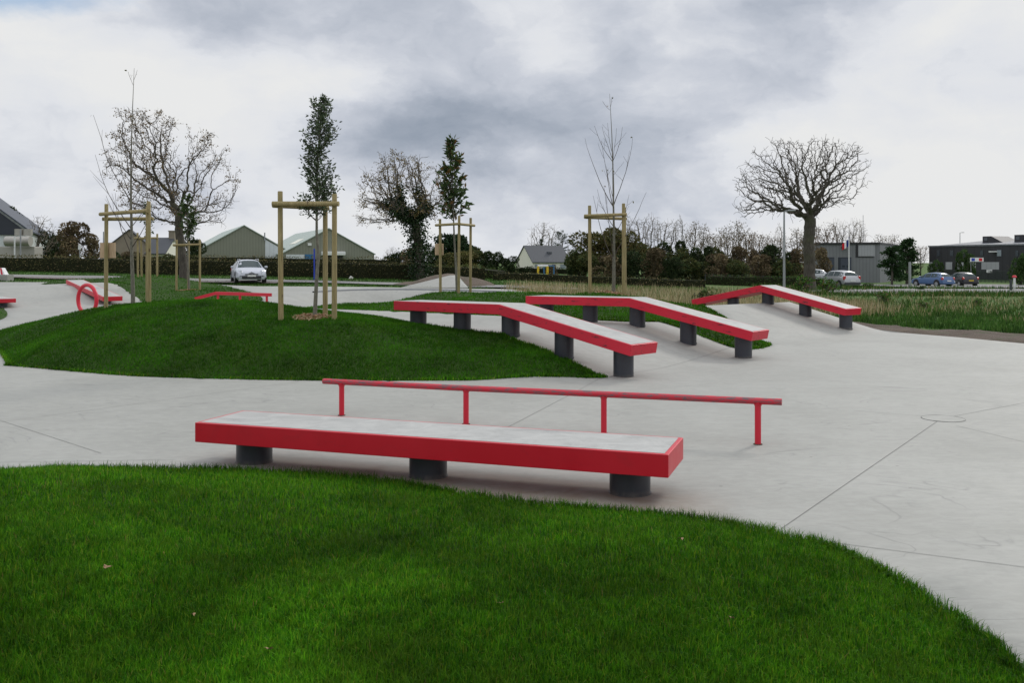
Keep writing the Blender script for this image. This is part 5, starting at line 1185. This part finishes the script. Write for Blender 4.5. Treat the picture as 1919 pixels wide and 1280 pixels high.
    for a0, a1 in ((1541, 1564), (1571, 1596)):
        panel(ga, 'door_recess', 'navy_clad', A_, B_, a0, a1, 482, 524, .03); dd_ = panel(ga, 'door', 'door_blue_grey', A_, B_, a0+5, a1, 484, 524, .05)
        for k in (0, 1): panel(ga, 'window', 'window_glass', A_, B_, a0+8+k*8, a0+13+k*8, 497, 501, .07)
    panel(ga, 'white_panel', 'pale_boards', A_, B_, 1609, 1640, 459, 480, .05); panel(ga, 'dark_strip', 'black_plastic', A_, B_, 1604, 1608.5, 458.5, 480.5, .06); panel(ga, 'dark_strip', 'black_plastic', A_, B_, 1604, 1638, 480.6, 482, .07)
    mb = MB(); p = A_.lerp(B_, .45); mb.box((p.x, p.y-.3, at(0, 463.5, 115).z), (.5, .5, .15)); mb.build('wall_lamp', MAT['black_plastic'], ga, world=True)
    mb = MB(); p = at(1618, 456, 125); mb.cyl(p, p+Vector((0, 0, 3.8)), .03, n=6); tag(mb.build('aerial_mast', MAT['galvanised']), 'thin aerial mast rising behind the grey garage roof', 'aerial')
    # black clad building
    A_, B_ = Vector((at(1741.6, 0, 150).x, 150)), Vector((at(1990, 0, 128).x, 128)); n_ = Vector((-(B_-A_).y, (B_-A_).x)).normalized()
    C_, D_ = B_+n_*18, A_+n_*18; zt = at(0, 463, 150).z
    bl, zb = wallbox('office_building', 'long black clad building with two roof monitors at the right', [A_, B_, C_, D_], zt, 'black_clad', 'dark_roof')
    mb = MB()
    def br(s, dpt, z): p = A_.lerp(B_, s)+n_*dpt; return (p.x, p.y, z)
    r0 = onwall(A_, B_, 1757); rz_ = zt+1.25
    mb.add([br(r0, .3, zt+.24), br(1, .3, zt+.24), br(1, 9, rz_), br(r0+.16, 9, rz_), br(r0, 17.5, zt+.24), br(1, 17.5, zt+.24)], [(0, 1, 2, 3), (3, 2, 5, 4), (0, 3, 4), (1, 5, 2), (0, 4, 5, 1)]); mb.build('roof', MAT['dark_roof'], bl, world=True)
    for p0, p1, p2, pt in ((1814, 1830, 1853, 443.5), (1873, 1890, 1916, 440.7)):
        s0, s1, s2 = (onwall(A_, B_, q) for q in (p0, p1, p2)); ym = A_.lerp(B_, s0).y+3; zt2 = EYE-(pt-HOR)/FOC*ym; mb = MB()
        f = [br(s0, 3, zt+.3), br(s2, 3, zt+.5), br(s1, 3, zt2), br(s0, 3, zt2)]; g_ = [br(s0, 6.5, zt+.3), br(s2, 6.5, zt+.5), br(s1, 6.5, zt2), br(s0, 6.5, zt2)]
        mb.add(f+g_, [(0, 1, 2, 3), (7, 6, 5, 4), (0, 4, 5, 1), (1, 5, 6, 2), (2, 6, 7, 3), (3, 7, 4, 0)]); o = mb.build('roof_monitor', MAT['black_clad'], bl, world=True)
        mb = MB(); q = [br(s0+.012, 2.96, zt+.9), br(s0+.04, 2.96, zt+.9), br(s0+.04, 2.96, zt2-.25), br(s0+.012, 2.96, zt2-.25)]; mb.quad(*q); mb.build('window', MAT['window_glass'], bl, world=True)
    for p0, p1 in ((1731.8+11, 1748), (1773, 1785), (1795, 1806.5), (1817, 1829.5), (1840, 1873)): panel(bl, 'grey_panel', 'pale_boards', A_, B_, p0, p1, 491, 505, .05)
    for p0, p1 in ((1757, 1762), (1781, 1787), (1838, 1843), (1904, 1909)): panel(bl, 'window', 'window_glass', A_, B_, p0, p1, 469, 480, .05)
    panel(bl, 'window', 'shutter', A_, B_, 1869.3, 1877, 468.5, 480, .05); panel(bl, 'door', 'black_plastic', A_, B_, 1787, 1794, 491, 522, .05)
    mb = MB(); p = A_.lerp(B_, onwall(A_, B_, 1862)); mb.box((p.x, p.y-.35, at(0, 471.5, p.y).z), (1.4, .7, .18)); mb.build('wall_lamp', MAT['white_paint'], bl, world=True)
    # fence in front of the black building
    F0, F1 = Vector((at(1746, 0, 128).x, 128)), Vector((at(2010, 0, 112).x, 112)); fr = thing('railing_fence', 'dark railing fence in front of the black building', 'fence', (F0.x, F0.y, zg(*F0))); n = 34
    mb = MB(); pr_ = MB()
    for i in range(n*5+1):
        p = F0.lerp(F1, i/(n*5)); z = zg(*p); (pr_ if i % 5 == 0 else mb).box((p.x, p.y, z+.75), (.07 if i % 5 == 0 else .03, .05, 1.7 if i % 5 == 0 else 1.5))
    for zz in (.15, 1.45): mb.tube([(F0.x, F0.y, zg(*F0)+zz), (F1.x, F1.y, zg(*F1)+zz)], .03, 6)
    mb.build('railing', MAT['post_dark'], fr, world=True); pr_.build('posts', MAT['post_dark'], fr, world=True)
    sy = F0.lerp(F1, onwall(F0, F1, 1854)); sz_ = at(0, 508, sy.y).z
    s_ = thing('notice_board', 'small white notice fixed on the dark railing fence', 'sign', (sy.x, sy.y-.08, sz_)); mb = MB(); mb.box((0, 0, 0), (.72, .03, .38)); mb.build('board', MAT['white_paint'], s_); mb = MB()
    for k in range(3): mb.box((0, -.018, .1-.1*k), (.5-.1*(k % 2), .004, .022))
    mb.build('lettering', MAT['ink'], s_)
    sy = at(1831, 486.5, 116); s_ = thing('direction_sign', 'blue white and red banner sign in front of the black building', 'sign', (sy.x, sy.y, zg(sy.x, sy.y))); hgt = sy.z-s_.location.z
    mb = MB(); mb.box((0, 0, hgt), (1.66, .05, .50)); mb.build('board', MAT['flag_white'], s_)
    for k, mt in ((-.46, 'blue_paint'), (.46, 'flag_red')): mb = MB(); mb.box((k, -.03, hgt), (.42, .01, .36)); mb.build('colour_field', MAT[mt], s_)
    mb = MB(); mb.cyl((-.7, .06, 0), (-.7, .06, hgt+.25), .04, n=8); mb.build('post', MAT['galvanised'], s_)

# ================================================================ STREET FURNITURE
def poleat(name, label, cat, px, pybase, pytop, y, r0, r1, mat, extra=None):
    x = (px-960)/FOC*y; z0 = zg(x, y); zt = EYE-(pytop-HOR)/FOC*y; root = thing(name, label, cat, (x, y, z0)); mb = MB(); mb.tube([(0, 0, -.1), (0, 0, (zt-z0)*.5), (0, 0, zt-z0)], [r0, (r0+r1)/2, r1], 12); mb.build('pole', MAT[mat], root, smooth=50)
    if extra: extra(root, zt-z0)
    return root
def lamp_arm(root, h):
    mb = MB(); mb.tube([(0, 0, h-.05), (.05, -.05, h+.02), (.2, -.2, h+.03)], .035, 8); mb.build('arm', MAT['galvanised'], root)
    mb = MB(); mb.box((.35, -.33, h+.04), (.42, .2, .10), rz=R(-40)); mb.build('lamp_head', MAT['galvanised'], root, bevel=.03)
poleat('street_lamp', 'tall grey lamp post left of the bare oak', 'street lamp', 1470, 528, 396, 56, .085, .05, 'galvanised', lamp_arm)
poleat('street_lamp', 'distant thin lamp post above the black building roof', 'street lamp', 1799.5, 500, 436, 165, .09, .05, 'galvanised', lamp_arm)
def flag(root, h):
    z = h-.15; W_, Hh = .72, .8
    for k, mt in enumerate(('flag_blue', 'flag_white', 'flag_red')):
        mb = MB(); n = 5; vs = []
        for i in range(n+1):
            f = (k+i/n)/3; x = -.05-W_*f*.95; dz = -.75*f; yy = .12*math.sin(f*9)
            for s in (0, 1): vs.append((x, yy+.02, z-(Hh*s*(1-.35*f))+dz*(.7+.2*s)))
        mb.add(vs, [(2*i, 2*i+1, 2*i+3, 2*i+2) for i in range(n)]); mb.add([(a, b+.012, c) for a, b, c in vs], [(2*i+2, 2*i+3, 2*i+1, 2*i) for i in range(n)]); mb.build('flag_band', MAT[mt], root)
    mb = MB(); mb.tube([(0, 0, h), (0, 0, h+.12)], [.07, .03], 8); mb.build('finial', MAT['flag_blue'], root)
poleat('flagpole', 'white flagpole with a tricolour flag in front of the grey garage', 'flagpole', 1591.5, 512, 446, 104, .07, .05, 'white_paint', flag)
poleat('marker_post', 'bright blue post in the verge behind the nearest oak trunk', 'post', 589.5, 519, 466, 66, .055, .055, 'blue_paint')
def smallsign(root, h): mb = MB(); mb.box((0, -.05, h-.12), (.26, .03, .42)); mb.build('plate', MAT['white_paint'], root)
poleat('sign_post', 'thin sign post with small white plate behind the left hedge', 'sign', 150, 490, 461, 88, .05, .05, 'galvanised', smallsign)
poleat('sign_post', 'grey post at the verge left of the blue car', 'post', 1705.5, 530, 491, 88, .12, .12, 'galvanised')
poleat('utility_pole', 'thin grey pole right of the left plaque', 'pole', 194.5, 480, 434, 92, .07, .05, 'galvanised')
poleat('marker_post', 'dark wooden post beside the white bollard at the far right', 'post', 1895, 548, 524, 80, .11, .11, 'post_dark')
def redcap(root, h): mb = MB(); mb.tube([(0, 0, h), (0, 0, h+.12), (0, 0, h+.2)], [.2, .19, .1], 10); mb.build('cap', MAT['red_stripe'], root)
poleat('bollard', 'white post with red cap at the far right', 'bollard', 1901.5, 540, 520, 85, .10, .10, 'white_paint', redcap)
# play frames over the hedge, small white thing in the verge
for px0, px1, mt, y, lab in ((1009, 1026.5, 'yellow_paint', 80, 'yellow tube goal frame above the low hedge'), (1020, 1038.5, 'blue_dull', 83, 'blue tube frame right behind the yellow goal frame')):
    a, b = at(px0, 498.5, y), at(px1, 498.5, y); z0 = zg(a.x, y); root = thing('goal_frame', lab, 'goal', (a.x, y, z0)); r = .1 if mt[0] == 'y' else .06
    for p in (a, b): mb = MB(); mb.cyl((p.x, y, z0), (p.x, y, p.z), r, n=10); mb.build('post', MAT[mt], root, smooth=40, world=True)
    mb = MB(); mb.cyl(a+Vector((-.05, 0, 0)), b+Vector((.05, 0, 0)), r*.9, n=10); mb.build('crossbar', MAT['white_paint' if mt[0] == 'y' else mt], root, smooth=40, world=True)
c = at(658.5, 519, 68); z0 = zg(c.x, c.y); mb = MB()
bm = bmesh.new(); bmesh.ops.create_icosphere(bm, subdivisions=2, radius=.13)
for v in bm.verts: v.co = Vector((v.co.x*1.25+.03*math.sin(v.co.z*40), v.co.y, v.co.z*.9+.1))+Vector((0, 0, .03*math.cos(v.co.x*30)))
me = bpy.data.meshes.new('litter_bag'); bm.to_mesh(me); bm.free(); o = link('litter_bag', me, MAT['render_white']); o.location = (c.x, c.y, z0+.08); tag(o, 'small pale bag lying in the verge before the hedge', 'litter')
# wire fence posts below the far hedgerow
fr = thing('wire_fence', 'low row of thin grey fence posts in front of the far hedgerow', 'fence', (at(1325, 0, 84).x, 84, zg(at(1325, 0, 84).x, 84))); 
for i in range(13):
    p = at(1322+i*15.5, 0, 83.5); z = zg(p.x, p.y); mb = MB(); mb.cyl((p.x, p.y, z), (p.x, p.y, z+.85), .03, n=6); mb.build('post', MAT['leg_paint'], fr, world=True)
mb = MB()
for h_ in (.4, .6, .8): mb.tube([(at(1322+i*15.5, 0, 83.5).x, 83.5, zg(at(1322+i*15.5, 0, 83.5).x, 83.5)+h_) for i in range(13)], .006, 4)
mb.build('wire', MAT['post_dark'], fr, world=True)

# ================================================================ CARS
def car(label, paint, x, y, head_az, L_=4.35, W_=1.78, H_=1.5, style='hatch', rails=False, front=True, plate='plate_white', z=None):
    """head_az: degrees from +Y towards +X in which the car points; local +y is forward"""
    z0 = zg(x, y)+.06 if z is None else z; root = thing('parked_car', label, 'car', (x, y, z0), -R(head_az)); k = H_/1.5; h = W_/2
    ST = {'hatch': [(.0, .32, .50, .54, .70, .5), (.06, .22, .62, .66, .88, .7), (.22, .20, .70, .76, .97, .74), (.85, .20, .84, .90, 1.0, .74), (1.12, .20, .92, .97, 1.0, .74), (1.92, .20, .95, 1.44, 1.0, .66), (2.7, .20, .97, 1.50, 1.0, .66), (3.5, .20, .99, 1.44, .99, .65), (3.78, .2, 1.0, 1.34, .98, .63), (4.14, .22, .98, 1.02, .96, .72), (4.26, .24, .78, .82, .94, .7), (4.35, .34, .58, .62, .84, .6)],
          'mpv': [(.0, .32, .52, .56, .70, .5), (.06, .22, .66, .70, .88, .7), (.2, .20, .76, .82, .97, .74), (.7, .20, .90, .96, 1.0, .74), (.9, .20, .97, 1.02, 1.0, .74), (1.75, .20, .98, 1.46, 1.0, .68), (2.6, .20, .99, 1.50, 1.0, .68), (3.5, .20, 1.0, 1.46, .99, .66), (3.86, .2, 1.0, 1.36, .98, .64), (4.18, .22, .98, 1.02, .96, .76), (4.28, .24, .78, .82, .94, .7), (4.35, .34, .58, .62, .84, .6)]}['mpv' if style == 'mpv' else 'hatch']
    sc = L_/4.35; rows = []
    for (s, zb, belt, roof, fw, rw) in ST:
        Y_ = L_/2-s*sc; hw = h*fw; rwid = h*rw if roof-belt > .15 else hw*.86
        rows.append([(hw*.86, Y_, zb*k), (hw, Y_, (zb+.14)*k), (hw*1.0, Y_, (zb+belt)/2*k), (hw*.965, Y_, belt*k), (rwid, Y_, (roof-(.05 if roof-belt > .15 else .0))*k), (rwid*.55, Y_, (roof+.015)*k), (0, Y_, (roof+.025)*k)])
    mb = MB(); vs = []
    for r_ in rows: vs += r_+[(-a, b, c) for a, b, c in reversed(r_[:-1])]
    m_ = 13; n = len(rows); fs = [(m_*i+j, m_*i+(j+1) % m_, m_*(i+1)+(j+1) % m_, m_*(i+1)+j) for i in range(n-1) for j in range(m_)]+[tuple(range(m_)), tuple(m_*(n-1)+j for j in reversed(range(m_)))]
    mb.add(vs, fs); mb.build('body', MAT[paint], root, smooth=38)
    def pane(name, A_, B_, C_, D_, ins, mat='car_glass'):  # A,B lower; C,D upper
        A_, B_, C_, D_ = map(Vector, (A_, B_, C_, D_)); c = (A_+B_+C_+D_)/4; nn = (B_-A_).cross(D_-A_).normalized()
        if nn.dot(c-Vector((0, c.y*.9, .8))) < 0: nn = -nn
        q = [c+(p-c)*ins+nn*.015 for p in (A_, B_, C_, D_)]; b_ = MB(); b_.add(q+[p-nn*.03 for p in q], [(0, 1, 2, 3), (7, 6, 5, 4), (0, 4, 5, 1), (1, 5, 6, 2), (2, 6, 7, 3), (3, 7, 4, 0)]); b_.build(name, MAT[mat], root)
    neg = lambda p: (-p[0], p[1], p[2])
    def wrapped(name, lo_, hi_, f0, f1, out):
        lo5 = [neg(lo_[4]), neg(lo_[5]), lo_[6], lo_[5], lo_[4]]; hi5 = [neg(hi_[4]), neg(hi_[5]), hi_[6], hi_[5], hi_[4]]; v = []
        for f in (f0, f1):
            for a, b in zip(lo5, hi5): p = Vector(a).lerp(Vector(b), f); p.x *= .93; v.append(p+Vector((0, out*.012, .016)))
        b_ = MB(); b_.add(v+[p-Vector((0, out*.02, .025)) for p in v], [(i, i+1, i+6, i+5) for i in range(4)]+[(15+i, 16+i, 11+i, 10+i) for i in range(4)]+[(0, 10, 11, 1), (1, 11, 12, 2), (2, 12, 13, 3), (3, 13, 14, 4), (4, 14, 19, 9), (9, 19, 18, 8), (8, 18, 17, 7), (7, 17, 16, 6), (6, 16, 15, 5), (5, 15, 10, 0)]); b_.build(name, MAT['car_glass'], root, smooth=30)
    wrapped('windscreen', rows[4], rows[5], .04, .93, 1)
    wrapped('rear_window', rows[9], rows[8], .10, .90, -1)
    for s in (1, -1):
        f = (lambda p: p) if s > 0 else neg
        for i0, i1 in ((5, 6), (6, 7), (7, 8)):
            pane('side_window', f(rows[i0][3]), f(rows[i1][3]), f(rows[i1][4]), f(rows[i0][4]), .88)
        a, b, c = Vector(f(rows[4][3])), Vector(f(rows[5][3])), Vector(f(rows[5][4])); g_ = (a+b+c)/3; off = Vector((s*.015, 0, .006)); t_ = [g_+(p-g_)*.8+off for p in (a, b, c)]
        b_ = MB(); b_.add(t_+[p-off*2 for p in t_], [(0, 1, 2), (5, 4, 3), (0, 3, 4, 1), (1, 4, 5, 2), (2, 5, 3, 0)]); b_.build('side_window', MAT['car_glass'], root)
        for yy in (L_/2-.82*sc, -L_/2+.80*sc):
            b_ = MB(); b_.cyl((s*(h-.16), yy, .33), (s*(h+.004), yy, .33), .375, n=24); b_.build('wheel_arch', MAT['black_plastic'], root, smooth=40)
            b_ = MB(); b_.cyl((s*(h-.2), yy, .255), (s*(h+.02), yy, .255), .315, n=24); wh = b_.build('wheel', MAT['tyre'], root, smooth=40)
            b_ = MB(); b_.cyl((s*(h+.012), yy, .255), (s*(h+.035), yy, .255), .20, n=18); b_.build('rim', MAT['alloy'], wh, smooth=40)
        Y_ = L_/2
        b_ = MB(); b_.add([(s*h*.93, Y_-.36, .70*k), (s*h*.60, Y_-.05, .62*k), (s*h*.62, Y_-.10, .80*k), (s*h*.97, Y_-.52, .84*k)], [(0, 1, 2, 3)]); q = [Vector(v) for v in b_.v]; b_.add([v-Vector((s*.06, .10, .03)) for v in q], [(3, 2, 1, 0)]); b_.f += [(0, 4, 5, 1), (1, 5, 6, 2), (2, 6, 7, 3), (3, 7, 4, 0)]; b_.m += [0]*4
        for i in range(4): b_.v[i] = tuple(Vector(b_.v[i])+Vector((s*.025, .05, .015)))
        b_.build('headlight', MAT['headlamp'], root)
        b_ = MB(); b_.box((s*h*.86, -L_/2+.14, .86*k), (.20, .16, .34 if style == 'mpv' else .24)); b_.build('tail_light', MAT['tail_lamp'], root, bevel=.03)
        b_ = MB(); b_.box((s*(h+.10), L_/2-1.45*sc, 1.02*k), (.20, .10, .14)); b_.build('mirror', MAT[paint], root, bevel=.04)
        if rails: b_ = MB(); b_.tube([(s*h*.60, .75, 1.45*k), (s*h*.60, .6, 1.54*k), (s*h*.6, -1.2, 1.53*k), (s*h*.6, -1.35, 1.43*k)], .022, 6); b_.build('roof_rail', MAT['alloy'], root)
    Y_ = L_/2
    b_ = MB(); b_.box((0, Y_-.02, .36*k), (W_*.62, .10, .17)); b_.build('air_intake', MAT['black_plastic'], root, bevel=.02)
    b_ = MB(); b_.box((0, Y_-.01, .55*k), (W_*.42, .12, .06)); b_.build('grille', MAT['black_plastic'], root, bevel=.01)
    b_ = MB(); 
    for zz in (.635, .675):
        for s in (-1, 1): b_.box((s*.09, Y_-.03, zz*k-.012), (.20, .09, .016), tilt=Matrix.Rotation(s*R(22), 3, 'Y'))
    if front and rails: b_.build('emblem', MAT['alloy'], root)
    b_ = MB(); b_.box((0, Y_+.045, .46*k), (.52, .02, .11)); b_.build('number_plate', MAT['plate_white'], root)
    b_ = MB(); b_.box((0, -Y_-.01, .62*k), (.52, .05, .11)); b_.build('number_plate', MAT[plate], root)
    b_ = MB(); b_.box((0, -Y_+.08, .40*k), (W_*.93, .22, .22)); b_.build('rear_bumper', MAT['bumper_dark' if style == 'mpv' else paint], root, bevel=.05)
    return root
car('white estate car parked on the track facing the skatepark', 'car_white', at(465.5, 0, 61).x, 61, 180-21, 4.75, 1.90, 1.46, rails=True)
car('silver people carrier seen from behind near the grey garage', 'car_silver', at(1571, 0, 84).x, 84, -16, 4.28, 1.75, 1.52, 'mpv')
car('bright blue hatchback left of the black car', 'car_blue', at(1748, 0, 95).x, 95, -22, 4.2, 1.75, 1.38)
car('black hatchback right of the blue car', 'car_black', at(1801, 0, 98).x, 98, -2, 4.2, 1.75, 1.42, plate='plate_yellow')
car('silver car mostly hidden behind the bare oak trunk', 'car_silver', at(1515, 0, 100).x, 100, -72, 4.3, 1.75, 1.45)
for img in (): pass
